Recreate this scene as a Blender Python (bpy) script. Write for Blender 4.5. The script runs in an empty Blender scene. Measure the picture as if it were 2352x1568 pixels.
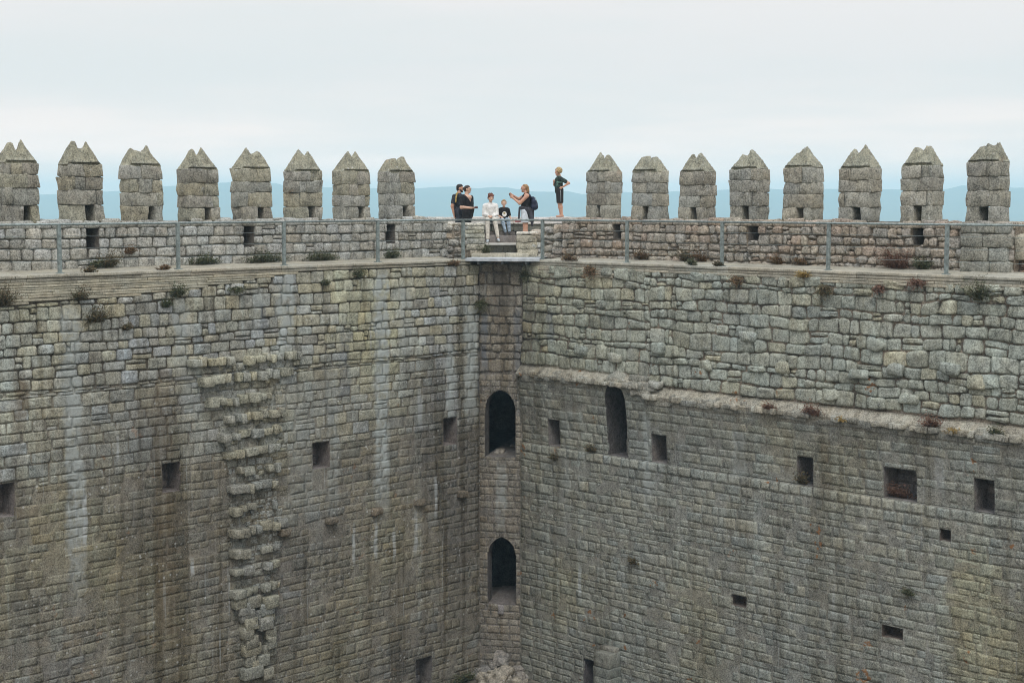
import bpy, math, random
import numpy as np
from mathutils import Vector, noise as mn

SC = bpy.context.scene
COL = SC.collection
PI = math.pi

# ------------------------------------------------------------------ camera
F = 3500.0                       # focal length in px of a 2352 px wide frame
EYE = 1.55                       # eye height above the wall walk
PITCH = math.atan((784 - 465) / F)
cp, sp = math.cos(PITCH), math.sin(PITCH)


def ray(px, py):
    u = (px - 1176) / F
    v = (784 - py) / F
    return Vector((u, cp + v * sp, -sp + v * cp))


def at_depth(px, py, Y):
    r = ray(px, py)
    k = Y / r.y
    return Vector((r.x * k, Y, EYE + r.z * k))


def on_z(px, py, z):
    r = ray(px, py)
    k = (z - EYE) / r.z
    return Vector((r.x * k, r.y * k, z))


class Frame:
    """s runs along a wall away from the far corner, n points into the courtyard"""
    def __init__(self, A, d, n):
        self.A, self.d, self.n = Vector((A[0], A[1], 0)), Vector((d[0], d[1], 0)), Vector((n[0], n[1], 0))

    def w(self, s, z, n=0.0):
        p = self.A + self.d * s + self.n * n
        return (p.x, p.y, z)

    def hit(self, px, py, n=0.0):
        r = ray(px, py)
        q = self.A + self.n * n
        k = (q.dot(self.n)) / r.dot(self.n)
        p = r * k
        return (p - q).dot(self.d), EYE + p.z


Q = math.sqrt(0.5)
LA, RA = (-0.916, 42.184), (0.285, 41.915)
FL = Frame(LA, (-Q, -Q), (Q, -Q))
FR = Frame(RA, (Q, -Q), (-Q, -Q))
cd = Vector((RA[0] - LA[0], RA[1] - LA[1])).normalized()
CW = math.hypot(RA[0] - LA[0], RA[1] - LA[1])
FC = Frame(LA, (cd.x, cd.y), (cd.y, -cd.x))
WALK = 1.25                       # width of the wall walk
MT = 0.5                         # thickness of parapet and merlons
ZG = -11.75                      # courtyard floor


# ------------------------------------------------------------------ mesh builder
class MB:
    def __init__(self):
        self.v, self.f, self.c, self.st, self.mi, self.sm = [], [], [], [], [], []

    def vert(self, p, col, st=(0, 0, 0)):
        self.v.append(tuple(p)); self.c.append((col[0], col[1], col[2], 1.0)); self.st.append(tuple(st))
        return len(self.v) - 1

    def face(self, idx, mi=0, sm=True):
        self.f.append(tuple(idx)); self.mi.append(mi); self.sm.append(sm)

    def quad(self, pts, col, st=None, mi=0):
        ids = [self.vert(p, col, st[i] if st else (p[0], p[2], 0)) for i, p in enumerate(pts)]
        self.face(ids, mi, False)

    def build(self, name, mats, parent=None, loc=None):
        me = bpy.data.meshes.new(name)
        off = Vector(loc) if loc is not None else None
        vs = self.v if off is None else [(x - off.x, y - off.y, z - off.z) for x, y, z in self.v]
        me.from_pydata(vs, [], self.f)
        if not isinstance(mats, (list, tuple)):
            mats = [mats]
        for m in mats:
            me.materials.append(m)
        me.polygons.foreach_set('material_index', self.mi)
        me.polygons.foreach_set('use_smooth', self.sm)
        a = me.attributes.new('tint', 'FLOAT_COLOR', 'POINT')
        a.data.foreach_set('color', np.array(self.c, dtype=np.float32).ravel())
        b = me.attributes.new('suv', 'FLOAT_VECTOR', 'POINT')
        b.data.foreach_set('vector', np.array(self.st, dtype=np.float32).ravel())
        me.update()
        o = bpy.data.objects.new(name, me)
        COL.objects.link(o)
        if off is not None:
            o.location = off
        if parent is not None:
            o.parent = parent
            q, a = parent, Vector((0, 0, 0))
            while q is not None:
                a += Vector(q.location)
                q = q.parent
            o.location = (off if off is not None else Vector((0, 0, 0))) - a
        return o

    def local(self, name, mats, parent):
        o = self.build(name, mats, parent)
        o.location = (0, 0, 0)
        return o


def tag(o, label, cat=None, group=None, kind=None):
    o['label'] = label
    if cat:
        o['category'] = cat
    if group:
        o['group'] = group
    if kind:
        o['kind'] = kind
    return o


def empty(name, loc, label, cat, group=None):
    o = bpy.data.objects.new(name, None)
    o.empty_display_size = 0.2
    o.location = loc
    COL.objects.link(o)
    return tag(o, label, cat, group)


def lerp(a, b, t):
    return a + (b - a) * t


def mixc(a, b, t):
    return tuple(a[i] + (b[i] - a[i]) * t for i in range(3))


def vary(c, rnd, amt=0.10):
    k = 1 + rnd.uniform(-amt, amt)
    w = rnd.uniform(-0.03, 0.03)
    return (c[0] * k * (1 + w), c[1] * k, c[2] * k * (1 - w))


# ------------------------------------------------------------------ materials
def nodes_of(name):
    m = bpy.data.materials.new(name)
    m.use_nodes = True
    nt = m.node_tree
    for n in list(nt.nodes):
        nt.nodes.remove(n)
    out = nt.nodes.new('ShaderNodeOutputMaterial')
    b = nt.nodes.new('ShaderNodeBsdfPrincipled')
    nt.links.new(b.outputs[0], out.inputs[0])
    return m, nt, b


def N(nt, typ, **kw):
    n = nt.nodes.new(typ)
    for k, v in kw.items():
        setattr(n, k, v)
    return n


def link(nt, a, b):
    nt.links.new(a, b)


def math_n(nt, op, a, b=None, clamp=False):
    n = N(nt, 'ShaderNodeMath', operation=op, use_clamp=clamp)
    for i, x in enumerate((a, b)):
        if x is None:
            continue
        if isinstance(x, (int, float)):
            n.inputs[i].default_value = x
        else:
            link(nt, x, n.inputs[i])
    return n.outputs[0]


def noise_n(nt, vec, scale, detail=3, rough=0.55):
    n = N(nt, 'ShaderNodeTexNoise')
    n.inputs['Scale'].default_value = scale
    n.inputs['Detail'].default_value = detail
    n.inputs['Roughness'].default_value = rough
    link(nt, vec, n.inputs['Vector'])
    return n.outputs[0]


def ramp01(nt, x, a, b, c=0.0, d=1.0):
    n = N(nt, 'ShaderNodeMapRange')
    n.interpolation_type = 'SMOOTHSTEP'
    link(nt, x, n.inputs[0])
    for i, v in enumerate((a, b, c, d)):
        n.inputs[i + 1].default_value = v
    return n.outputs[0]


def mix_n(nt, fac, a, b, mode='MIX'):
    n = N(nt, 'ShaderNodeMixRGB', blend_type=mode)
    if isinstance(fac, (int, float)):
        n.inputs[0].default_value = fac
    else:
        link(nt, fac, n.inputs[0])
    for i, x in ((1, a), (2, b)):
        if isinstance(x, tuple):
            n.inputs[i].default_value = (x[0], x[1], x[2], 1)
        else:
            link(nt, x, n.inputs[i])
    return n.outputs[0]


def masonry(name, lichen=0.4, streaks=(), generic=0.35, rust=0.0, bump=0.6, mottle=0.68):
    m, nt, b = nodes_of(name)
    tc = N(nt, 'ShaderNodeTexCoord')
    P = tc.outputs['Object']
    at = N(nt, 'ShaderNodeAttribute'); at.attribute_name = 'tint'
    su = N(nt, 'ShaderNodeAttribute'); su.attribute_name = 'suv'
    col = at.outputs['Color']
    # mottling of the stone itself, three scales
    n1 = noise_n(nt, P, 0.9, 4, 0.6)
    n2 = noise_n(nt, P, 6.0, 5, 0.65)
    n3 = noise_n(nt, P, 30.0, 4, 0.7)
    k = math_n(nt, 'ADD', ramp01(nt, n1, 0.3, 0.7, 0.86, 1.12), ramp01(nt, n2, 0.28, 0.72, -0.42 * mottle, 0.42 * mottle))
    k = math_n(nt, 'ADD', k, ramp01(nt, n3, 0.32, 0.68, -0.62 * mottle, 0.62 * mottle))
    cb = N(nt, 'ShaderNodeCombineXYZ')
    for i in range(3):
        link(nt, k, cb.inputs[i])
    col = mix_n(nt, 1.0, col, cb.outputs[0], 'MULTIPLY')
    # warm / cool drift
    n4 = noise_n(nt, P, 2.3, 3, 0.6)
    col = mix_n(nt, ramp01(nt, n4, 0.45, 0.75, 0, 0.35), col, mix_n(nt, 1.0, col, (1.08, 1.0, 0.84), 'MULTIPLY'))
    col = mix_n(nt, ramp01(nt, n4, 0.5, 0.25, 0, 0.3), col, mix_n(nt, 1.0, col, (0.9, 0.97, 1.05), 'MULTIPLY'))
    # rain streaks on the wall: noise stretched downwards
    sep = N(nt, 'ShaderNodeSeparateXYZ')
    link(nt, su.outputs['Vector'], sep.inputs[0])
    S, Z = sep.outputs[0], sep.outputs[1]
    if generic > 0:
        sc = N(nt, 'ShaderNodeVectorMath', operation='MULTIPLY')
        link(nt, su.outputs['Vector'], sc.inputs[0])
        sc.inputs[1].default_value = (2.1, 0.07, 1)
        g = noise_n(nt, sc.outputs[0], 1.0, 4, 0.6)
        col = mix_n(nt, ramp01(nt, g, 0.52, 0.66, 0, generic), col, mix_n(nt, 1.0, col, (0.52, 0.48, 0.41), 'MULTIPLY'))
        col = mix_n(nt, ramp01(nt, g, 0.46, 0.32, 0, generic), col, mix_n(nt, 1.0, col, (1.22, 1.30, 1.36), 'MULTIPLY'))
        sc2 = N(nt, 'ShaderNodeVectorMath', operation='MULTIPLY')
        link(nt, su.outputs['Vector'], sc2.inputs[0])
        sc2.inputs[1].default_value = (8.0, 0.3, 1)
        g2 = noise_n(nt, sc2.outputs[0], 1.0, 3, 0.6)
        col = mix_n(nt, ramp01(nt, g2, 0.62, 0.78, 0, 0.55 * generic / 0.6), col, (0.34, 0.355, 0.34))
        col = mix_n(nt, ramp01(nt, g2, 0.38, 0.24, 0, 0.6 * generic / 0.6), col, mix_n(nt, 1.0, col, (0.6, 0.58, 0.56), 'MULTIPLY'))
    wob = noise_n(nt, su.outputs['Vector'], 1.6, 3, 0.6)
    brk = noise_n(nt, P, 4.0, 4, 0.7)
    for (s0, w, zt, zb, c, st) in streaks:
        d = math_n(nt, 'SUBTRACT', S, s0)
        d = math_n(nt, 'ADD', d, math_n(nt, 'MULTIPLY', math_n(nt, 'SUBTRACT', wob, 0.5), w * 1.3 + 0.05))
        d = math_n(nt, 'ABSOLUTE', d)
        a = ramp01(nt, d, w * 0.75, w * 0.3)
        a = math_n(nt, 'MULTIPLY', a, ramp01(nt, Z, zt, zt - 0.35))
        a = math_n(nt, 'MULTIPLY', a, ramp01(nt, Z, zb, lerp(zb, zt, 0.35)))
        a = math_n(nt, 'MULTIPLY', a, ramp01(nt, brk, 0.34, 0.58, 0.35 * st, st))
        col = mix_n(nt, a, col, c)
    # crust lichens: pale specks, dark specks
    vo = N(nt, 'ShaderNodeTexVoronoi')
    vo.inputs['Scale'].default_value = 9.0
    link(nt, P, vo.inputs['Vector'])
    sel = N(nt, 'ShaderNodeSeparateColor')
    link(nt, vo.outputs['Color'], sel.inputs[0])
    patch = noise_n(nt, P, 1.7, 2, 0.5)
    sp_ = math_n(nt, 'MULTIPLY', ramp01(nt, vo.outputs['Distance'], 0.30, 0.20), ramp01(nt, sel.outputs[0], 0.72, 0.78))
    sp_ = math_n(nt, 'MULTIPLY', sp_, ramp01(nt, patch, 0.38, 0.62, 0.0, lichen))
    col = mix_n(nt, sp_, col, (0.52, 0.53, 0.50))
    n5 = noise_n(nt, P, 17.0, 5, 0.75)
    col = mix_n(nt, ramp01(nt, n5, 0.60, 0.72, 0, 0.75 * lichen), col, (0.50, 0.51, 0.48))
    col = mix_n(nt, ramp01(nt, n5, 0.40, 0.28, 0, 0.6), col, mix_n(nt, 1.0, col, (0.42, 0.40, 0.38), 'MULTIPLY'))
    if rust > 0:
        v2 = N(nt, 'ShaderNodeTexVoronoi')
        v2.inputs['Scale'].default_value = 1.15
        dd = N(nt, 'ShaderNodeVectorMath', operation='ADD')
        nn = N(nt, 'ShaderNodeTexNoise'); nn.inputs['Scale'].default_value = 5
        link(nt, P, nn.inputs['Vector'])
        link(nt, P, dd.inputs[0]); link(nt, nn.outputs[1], dd.inputs[1])
        link(nt, dd.outputs[0], v2.inputs['Vector'])
        s2 = N(nt, 'ShaderNodeSeparateColor')
        link(nt, v2.outputs['Color'], s2.inputs[0])
        r_ = math_n(nt, 'MULTIPLY', ramp01(nt, v2.outputs['Distance'], 0.16, 0.07), ramp01(nt, s2.outputs[0], 0.70, 0.75, 0, rust))
        col = mix_n(nt, r_, col, (0.24, 0.115, 0.045))
    link(nt, col, b.inputs['Base Color'])
    b.inputs['Roughness'].default_value = 0.95
    b.inputs['Specular IOR Level'].default_value = 0.15
    h = math_n(nt, 'ADD', math_n(nt, 'MULTIPLY', n3, 0.35), math_n(nt, 'ADD', n2, math_n(nt, 'MULTIPLY', n5, 0.6)))
    bp = N(nt, 'ShaderNodeBump')
    bp.inputs['Strength'].default_value = bump
    bp.inputs['Distance'].default_value = 0.05
    link(nt, h, bp.inputs['Height'])
    link(nt, bp.outputs[0], b.inputs['Normal'])
    return m


def plain(name, c, rough=0.8, var=0.15, scale=8.0, metal=0.0, bump=0.0, spec=0.3, c2=None):
    m, nt, b = nodes_of(name)
    tc = N(nt, 'ShaderNodeTexCoord')
    n = noise_n(nt, tc.outputs['Object'], scale, 4, 0.6)
    if c2 is None:
        c2 = tuple(x * (1 - 2.2 * var) for x in c)
        c1 = tuple(min(1, x * (1 + var)) for x in c)
    else:
        c1 = c
    col = mix_n(nt, ramp01(nt, n, 0.35, 0.65), c1, c2)
    link(nt, col, b.inputs['Base Color'])
    b.inputs['Roughness'].default_value = rough
    b.inputs['Metallic'].default_value = metal
    b.inputs['Specular IOR Level'].default_value = spec
    if bump > 0:
        bp = N(nt, 'ShaderNodeBump')
        bp.inputs['Strength'].default_value = bump
        bp.inputs['Distance'].default_value = 0.03
        link(nt, n, bp.inputs['Height'])
        link(nt, bp.outputs[0], b.inputs['Normal'])
    return m


def tinted(name, rough=0.9, bump=0.0):
    """colour per leaf / blade from the tint attribute"""
    m, nt, b = nodes_of(name)
    at = N(nt, 'ShaderNodeAttribute'); at.attribute_name = 'tint'
    link(nt, at.outputs['Color'], b.inputs['Base Color'])
    b.inputs['Roughness'].default_value = rough
    b.inputs['Specular IOR Level'].default_value = 0.1
    return m


def s_of(fr, px, py=800, n=0.0):
    return fr.hit(px, py, n)[0]


def z_of(fr, px, py, n=0.0):
    return fr.hit(px, py, n)[1]


def streak(fr, px, py0, py1, wpx, c, st):
    s, zt = fr.hit(px, py0)
    zb = fr.hit(px, py1)[1]
    s2 = fr.hit(px + wpx, py0)[0]
    return (s, abs(s2 - s), zt, zb, c, st)


PALE = (0.37, 0.40, 0.38)
CHALK = (0.43, 0.455, 0.445)
BROWN = (0.115, 0.08, 0.042)
SLATE = (0.13, 0.145, 0.165)
DARK = (0.085, 0.075, 0.062)
left_streaks = [streak(FL, *a) for a in [
    (160, 690, 1480, 34, PALE, 0.75), (655, 615, 850, 34, PALE, 0.85), (874, 610, 1250, 28, PALE, 0.95),
    (1082, 690, 1000, 26, PALE, 0.85), (415, 690, 860, 30, PALE, 0.7), (1035, 780, 1010, 16, PALE, 0.8), (436, 820, 1000, 40, PALE, 0.4),
    (690, 860, 1250, 60, PALE, 0.3),
    (192, 1110, 1290, 9, CHALK, 0.8), (268, 985, 1065, 6, CHALK, 0.7), (440, 1270, 1330, 8, CHALK, 0.7),
    (963, 880, 1000, 9, CHALK, 0.8), (1000, 1080, 1210, 6, CHALK, 0.7), (862, 1180, 1300, 8, CHALK, 0.7),
    (812, 1190, 1310, 6, CHALK, 0.7), (905, 1200, 1300, 6, CHALK, 0.6), (955, 1160, 1290, 8, CHALK, 0.6),
    (205, 1590, 1720, 9, CHALK, 0.6),
    (372, 830, 1640, 40, BROWN, 0.42), (30, 1000, 1560, 40, DARK, 0.4), (300, 1150, 1600, 50, DARK, 0.4), (470, 1050, 1500, 30, DARK, 0.35), (1050, 1150, 1500, 40, DARK, 0.4), (760, 830, 1250, 26, PALE, 0.45), (590, 640, 800, 20, PALE, 0.4), (930, 640, 860, 22, PALE, 0.45), (45, 850, 1010, 26, BROWN, 0.6), (115, 820, 1000, 12, BROWN, 0.5),
    (215, 790, 1250, 60, DARK, 0.35), (330, 880, 1300, 70, DARK, 0.25),
    (602, 690, 780, 14, SLATE, 0.6), (790, 730, 960, 22, SLATE, 0.45), (1106, 760, 930, 16, SLATE, 0.6),
    (730, 760, 1100, 60, DARK, 0.25), (960, 820, 1200, 60, DARK, 0.3), (560, 880, 1360, 40, DARK, 0.15)]]
right_streaks = [streak(FR, *a) for a in [
    (1265, 700, 800, 14, SLATE, 0.55), (1215, 640, 900, 30, DARK, 0.5), (1330, 900, 1050, 12, BROWN, 0.3),
    (1490, 930, 1200, 16, PALE, 0.5), (1300, 930, 1250, 20, PALE, 0.25), (1900, 980, 1180, 20, BROWN, 0.35),
    (1990, 1000, 1150, 12, BROWN, 0.4), (2160, 1020, 1150, 18, CHALK, 0.35), (1700, 960, 1150, 24, PALE, 0.4),
    (1335, 1290, 1380, 7, CHALK, 0.7), (1810, 960, 1120, 14, BROWN, 0.35), (2110, 990, 1120, 14, BROWN, 0.3)]]
tower_streaks = [streak(FC, *a) for a in [
    (1150, 1050, 1240, 22, PALE, 0.55), (1112, 700, 880, 14, SLATE, 0.7), (1190, 700, 900, 16, SLATE, 0.5),
    (1150, 600, 760, 40, DARK, 0.55)]]

M_LEFT = masonry('left_masonry', 0.5, left_streaks, 0.8, rust=0.35)
M_RIGHT = masonry('right_masonry', 0.25, right_streaks, 0.5, rust=0.9)
M_TOWER = masonry('corner_masonry', 0.25, tower_streaks, 0.6, rust=0.3)
M_STONE = masonry('battlement_stone', 0.5, (), 0.0, rust=0.25, bump=0.7, mottle=0.75)
M_PARAPET = masonry('parapet_stone', 0.75, (), 0.15, bump=0.7, mottle=0.75)
M_NICHE = masonry('recess_stone', 0.15, (), 0.25, bump=0.5, mottle=0.6)
M_PAVE = masonry('walk_paving', 0.2, (), 0.1, bump=0.3, mottle=0.4)
M_METAL = plain('galvanised_steel', (0.25, 0.29, 0.275), 0.55, 0.15, 14.0, 0.35)
M_METAL_DARK = plain('weathered_steel', (0.17, 0.19, 0.19), 0.6, 0.15, 14.0, 0.3)
M_PLATE = plain('steel_plate', (0.50, 0.53, 0.54), 0.5, 0.1, 5.0, 0.3)
M_GROUND = plain('courtyard_earth', (0.16, 0.14, 0.11), 0.95, 0.3, 1.5, bump=0.4)
M_PLANT = tinted('leaf_and_stalk')

# stone palettes (albedo); LOW and C darker: weathered stone plus painted-in shade
def pick(rnd, pal):
    t = rnd.random() * sum(w for w, _ in pal)
    for w, c in pal:
        t -= w
        if t <= 0:
            return c
    return pal[-1][1]

PAL_L_TOP = [(3, (0.36, 0.325, 0.225)), (3, (0.32, 0.315, 0.265)), (2, (0.40, 0.35, 0.215)), (1.3, (0.27, 0.245, 0.19)),
             (1.2, (0.39, 0.395, 0.37)), (0.5, (0.22, 0.21, 0.19))]
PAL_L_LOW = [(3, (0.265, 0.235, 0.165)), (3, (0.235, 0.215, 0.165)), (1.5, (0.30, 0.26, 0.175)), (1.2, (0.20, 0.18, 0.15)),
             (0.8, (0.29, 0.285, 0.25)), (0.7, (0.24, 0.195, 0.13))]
PAL_R_TOP = [(4, (0.305, 0.315, 0.275)), (3, (0.275, 0.285, 0.255)), (1, (0.40, 0.355, 0.245)), (1, (0.23, 0.23, 0.21)), (0.8, (0.35, 0.355, 0.32))]
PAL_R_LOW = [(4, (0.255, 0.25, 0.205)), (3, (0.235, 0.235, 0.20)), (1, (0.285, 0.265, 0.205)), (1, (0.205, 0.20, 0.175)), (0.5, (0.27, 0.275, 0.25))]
PAL_PL = [(4, (0.375, 0.37, 0.33)), (2, (0.34, 0.325, 0.275)), (1, (0.41, 0.41, 0.38)), (1, (0.27, 0.26, 0.225))]
PAL_PR = [(3, (0.365, 0.315, 0.25)), (2, (0.33, 0.32, 0.285)), (1.2, (0.375, 0.29, 0.225)), (1, (0.28, 0.255, 0.22)), (1, (0.40, 0.37, 0.30))]
PAL_M = [(3, (0.325, 0.295, 0.205)), (2, (0.295, 0.28, 0.23)), (1, (0.33, 0.315, 0.27)), (1, (0.26, 0.23, 0.18))]
PAL_MR = [(3, (0.315, 0.295, 0.235)), (2, (0.29, 0.285, 0.25)), (1, (0.33, 0.325, 0.28)), (1, (0.25, 0.235, 0.195))]
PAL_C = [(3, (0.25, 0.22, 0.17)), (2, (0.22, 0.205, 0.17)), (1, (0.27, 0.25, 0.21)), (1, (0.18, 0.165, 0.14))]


def calm(pal, k, gain=1.0):
    W = sum(w for w, _ in pal)
    m = tuple(sum(w * c[i] for w, c in pal) / W for i in range(3))
    return [(w, tuple(x * gain for x in mixc(c, m, k))) for w, c in pal]


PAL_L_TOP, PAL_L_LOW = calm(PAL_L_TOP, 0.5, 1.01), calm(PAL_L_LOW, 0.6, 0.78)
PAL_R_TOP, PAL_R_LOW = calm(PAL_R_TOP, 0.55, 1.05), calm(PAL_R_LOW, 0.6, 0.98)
PAL_L_TOP = [(w, (c[0] * 0.955, c[1] * 1.01, c[2] * 1.07)) for w, c in PAL_L_TOP]
PAL_R_TOP = [(w, (c[0] * 0.99, c[1] * 1.02, c[2] * 0.99)) for w, c in PAL_R_TOP]
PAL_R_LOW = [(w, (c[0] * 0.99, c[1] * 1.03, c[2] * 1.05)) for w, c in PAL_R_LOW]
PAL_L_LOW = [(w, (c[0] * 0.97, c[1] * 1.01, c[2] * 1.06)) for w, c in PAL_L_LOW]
PAL_PR = calm(PAL_PR, 0.45, 0.92)
PAL_PL = calm(PAL_PL, 0.3, 0.95)
PAL_M, PAL_MR = calm(PAL_M, 0.4, 0.90), calm(PAL_MR, 0.4, 0.90)
PAL_M = [(w, (c[0] * 0.97, c[1] * 1.0, c[2] * 1.05)) for w, c in PAL_M]
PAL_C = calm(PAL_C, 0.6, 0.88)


# ------------------------------------------------------------------ stones
def ring_pts(cs, r, rnd, jit):
    """outline of a stone: corners rounded by r, edges slightly wavy"""
    out = []
    n = len(cs)
    for i in range(n):
        p, a, b = Vector(cs[i]), Vector(cs[i - 1]), Vector(cs[(i + 1) % n])
        la, lb = (a - p).length, (b - p).length
        ra, rb = min(r, la * 0.35), min(r, lb * 0.35)
        pa, pb = p + (a - p) / max(la, 1e-6) * ra, p + (b - p) / max(lb, 1e-6) * rb
        out.append(pa)
        out.append(p * 0.42 + (pa + pb) * 0.29)
        out.append(pb)
        m = (p + b) / 2
        out.append(m + Vector((rnd.uniform(-jit, jit), rnd.uniform(-jit, jit))) * 0.6)
    return out


def stone(mb, fr, cs, nf, relief, col, rnd, r, jit, back=0.05, fine=False):
    ps = ring_pts(cs, r, rnd, jit)
    c = Vector((0, 0))
    for p in ps:
        c += p
    c /= len(ps)
    dim = min((ps[0] - c).length, abs(cs[2][1] - cs[0][1]) * 0.5 + 1e-3)
    e1 = min(0.25, (0.010 if fine else 0.012) / max(dim, 0.03))
    e2 = min(0.5, (0.03 if fine else 0.040) / max(dim, 0.03))
    tx, tz = rnd.uniform(-1, 1) * relief * (0.3 if fine else 0.7), rnd.uniform(-1, 1) * relief * (0.25 if fine else 0.5)
    rings = []
    lay = [(0, -back), (e1, relief * 0.7), (e2, relief), (0.55, relief * 1.05)] if not fine else [(0, -back), (e1, relief * 0.9), (0.55, relief)]
    for e, n in lay:
        ids = []
        for p in ps:
            q = p.lerp(c, e)
            k = 0 if n < 0 else tx * (q.x - c.x) / 0.3 + tz * (q.y - c.y) / 0.2 + rnd.uniform(-0.3, 0.3) * relief * (0.5 if fine else 1)
            ids.append(mb.vert(fr.w(q.x, q.y, nf(q.x, q.y) + n + k), col, (q.x, q.y, n)))
        rings.append(ids)
    cc = mb.vert(fr.w(c.x, c.y, nf(c.x, c.y) + relief * (1.0 if fine else rnd.uniform(0.85, 1.2))), col, (c.x, c.y, relief))
    m = len(ps)
    flip = fr.d.cross(Vector((0, 0, 1))).dot(fr.n) < 0
    for a, b in zip(rings[:-1], rings[1:]):
        for i in range(m):
            j = (i + 1) % m
            q = (a[i], a[j], b[j], b[i])
            mb.face(q[::-1] if flip else q)
    a = rings[-1]
    for i in range(m):
        j = (i + 1) % m
        q = (a[i], a[j], cc)
        mb.face(q[::-1] if flip else q)


def cut(rect, holes):
    """rectangles left of rect after taking the holes out"""
    out = [rect]
    for (h0, h1, k0, k1) in holes:
        nx = []
        for (a, b, c, d) in out:
            if b <= h0 or a >= h1 or d <= k0 or c >= k1:
                nx.append((a, b, c, d)); continue
            if a < h0:
                nx.append((a, h0, c, d))
            if b > h1:
                nx.append((h1, b, c, d))
            a2, b2 = max(a, h0), min(b, h1)
            if d > k1:
                nx.append((a2, b2, k1, d))
            if c < k0:
                nx.append((a2, b2, c, k0))
        out = nx
    return out


def lay(mb, fr, s0, s1, z0, z1, ch, sw, pal, rnd, nf=None, relief=(0.02, 0.05), gap=0.02, jit=0.02, r=0.04,
        wav=0.03, holes=(), fine=False, split=0.0, topf=None, botf=None, skip=0.0, colf=None, seed=0.0, warp=0.0):
    nf = nf or (lambda s, z: 0.0)
    zs = [z1]
    while zs[-1] > z0 + ch[0] * 0.6:
        zs.append(max(z0, zs[-1] - rnd.uniform(*ch)))
    K = len(zs) - 1

    def zb(k, s):
        if k == 0 or k == K:
            return zs[k]
        return zs[k] + wav * (mn.noise((s * 0.55 + seed, k * 7.31, seed)) * 1.6 + 0.5 * mn.noise((s * 2.1, k * 3.7 + 9, seed)))
    for k in range(K):
        s = s0 - rnd.uniform(0, sw[0])
        h = zs[k] - zs[k + 1]
        while s < s1:
            w = rnd.uniform(*sw) * (0.75 + 0.5 * h / (0.5 * (ch[0] + ch[1])) * 0.5)
            a, b = max(s, s0), min(s + w, s1)
            s += w
            if b - a < 0.06 or rnd.random() < skip:
                continue
            m = (a + b) / 2
            top, bot = zb(k, m), zb(k + 1, m)
            if topf:
                top = min(top, topf(m))
            if botf:
                bot = max(bot, botf(m))
            if top - bot < 0.05:
                continue
            parts = [(a, b, bot, top)]
            if split and rnd.random() < split and top - bot > 0.16:
                q = lerp(bot, top, rnd.uniform(0.35, 0.65))
                if rnd.random() < 0.5:
                    parts = [(a, b, bot, q), (a, b, q, top)]
                else:
                    x = lerp(a, b, rnd.uniform(0.35, 0.65))
                    parts = [(a, x, bot, top), (x, b, bot, q), (x, b, q, top)]
            for pr in parts:
                for (a2, b2, c2, d2) in cut(pr, holes):
                    if b2 - a2 < 0.06 or d2 - c2 < 0.05:
                        continue
                    g = gap * rnd.uniform(0.4, 1.5) / 2
                    J = lambda: rnd.uniform(-jit, jit)
                    free = not holes or (b2 - a2, d2 - c2) == (pr[1] - pr[0], pr[3] - pr[2])
                    if free and parts[0] is pr and len(parts) == 1 and not topf and not botf:
                        ta, tb = zb(k, a2), zb(k, b2)
                        ba, bb = zb(k + 1, a2), zb(k + 1, b2)
                    else:
                        ta = tb = d2
                        ba = bb = c2
                    cs = [(a2 + g + J(), ba + g + J() * 0.6), (b2 - g + J(), bb + g + J() * 0.6),
                          (b2 - g + J(), tb - g + J() * 0.6), (a2 + g + J(), ta - g + J() * 0.6)]
                    if warp:
                        cs = [(x + warp * mn.noise((x * 1.3, z * 1.3, 3.1)), z + warp * mn.noise((x * 1.3, z * 1.3, 8.4))) for x, z in cs]
                    col = vary(pick(rnd, pal), rnd)
                    if colf:
                        col = colf(m, (c2 + d2) / 2, col, rnd)
                    stone(mb, fr, cs, nf, rnd.uniform(*relief), col, rnd, r * rnd.uniform(0.7, 1.3), jit, fine=fine)


def base(mb, fr, s0, s1, z0, z1, col, nf=None, holes=(), step=0.4, off=-0.02, colf=None, extra_z=(), offf=None):
    """mortar bed behind the stones, open where the holes are"""
    nf = nf or (lambda s, z: 0.0)
    ss = {s0, s1}
    zz = {z0, z1, *[z for z in extra_z if z0 < z < z1]}
    for h in holes:
        for x in h[:2]:
            if s0 < x < s1:
                ss.add(x)
        for x in h[2:]:
            if z0 < x < z1:
                zz.add(x)

    def fill(v):
        v = sorted(v)
        out = [v[0]]
        for b in v[1:]:
            k = max(1, round((b - out[-1]) / step))
            a = out[-1]
            out += [lerp(a, b, (i + 1) / k) for i in range(k)]
        return out
    ss, zz = fill(ss), fill(zz)
    ids = {}

    def vid(i, j):
        if (i, j) not in ids:
            s, z = ss[i], zz[j]
            c = colf(s, z, col) if colf else col
            ids[(i, j)] = mb.vert(fr.w(s, z, nf(s, z) + (offf(s, z) if offf else off)), c, (s, z, 0))
        return ids[(i, j)]
    flip = fr.d.cross(Vector((0, 0, 1))).dot(fr.n) < 0
    for i in range(len(ss) - 1):
        for j in range(len(zz) - 1):
            ms, mz = (ss[i] + ss[i + 1]) / 2, (zz[j] + zz[j + 1]) / 2
            if any(h[0] < ms < h[1] and h[2] < mz < h[3] for h in holes):
                continue
            q = (vid(i, j), vid(i + 1, j), vid(i + 1, j + 1), vid(i, j + 1))
            mb.face(q[::-1] if flip else q, 0, False)


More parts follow.
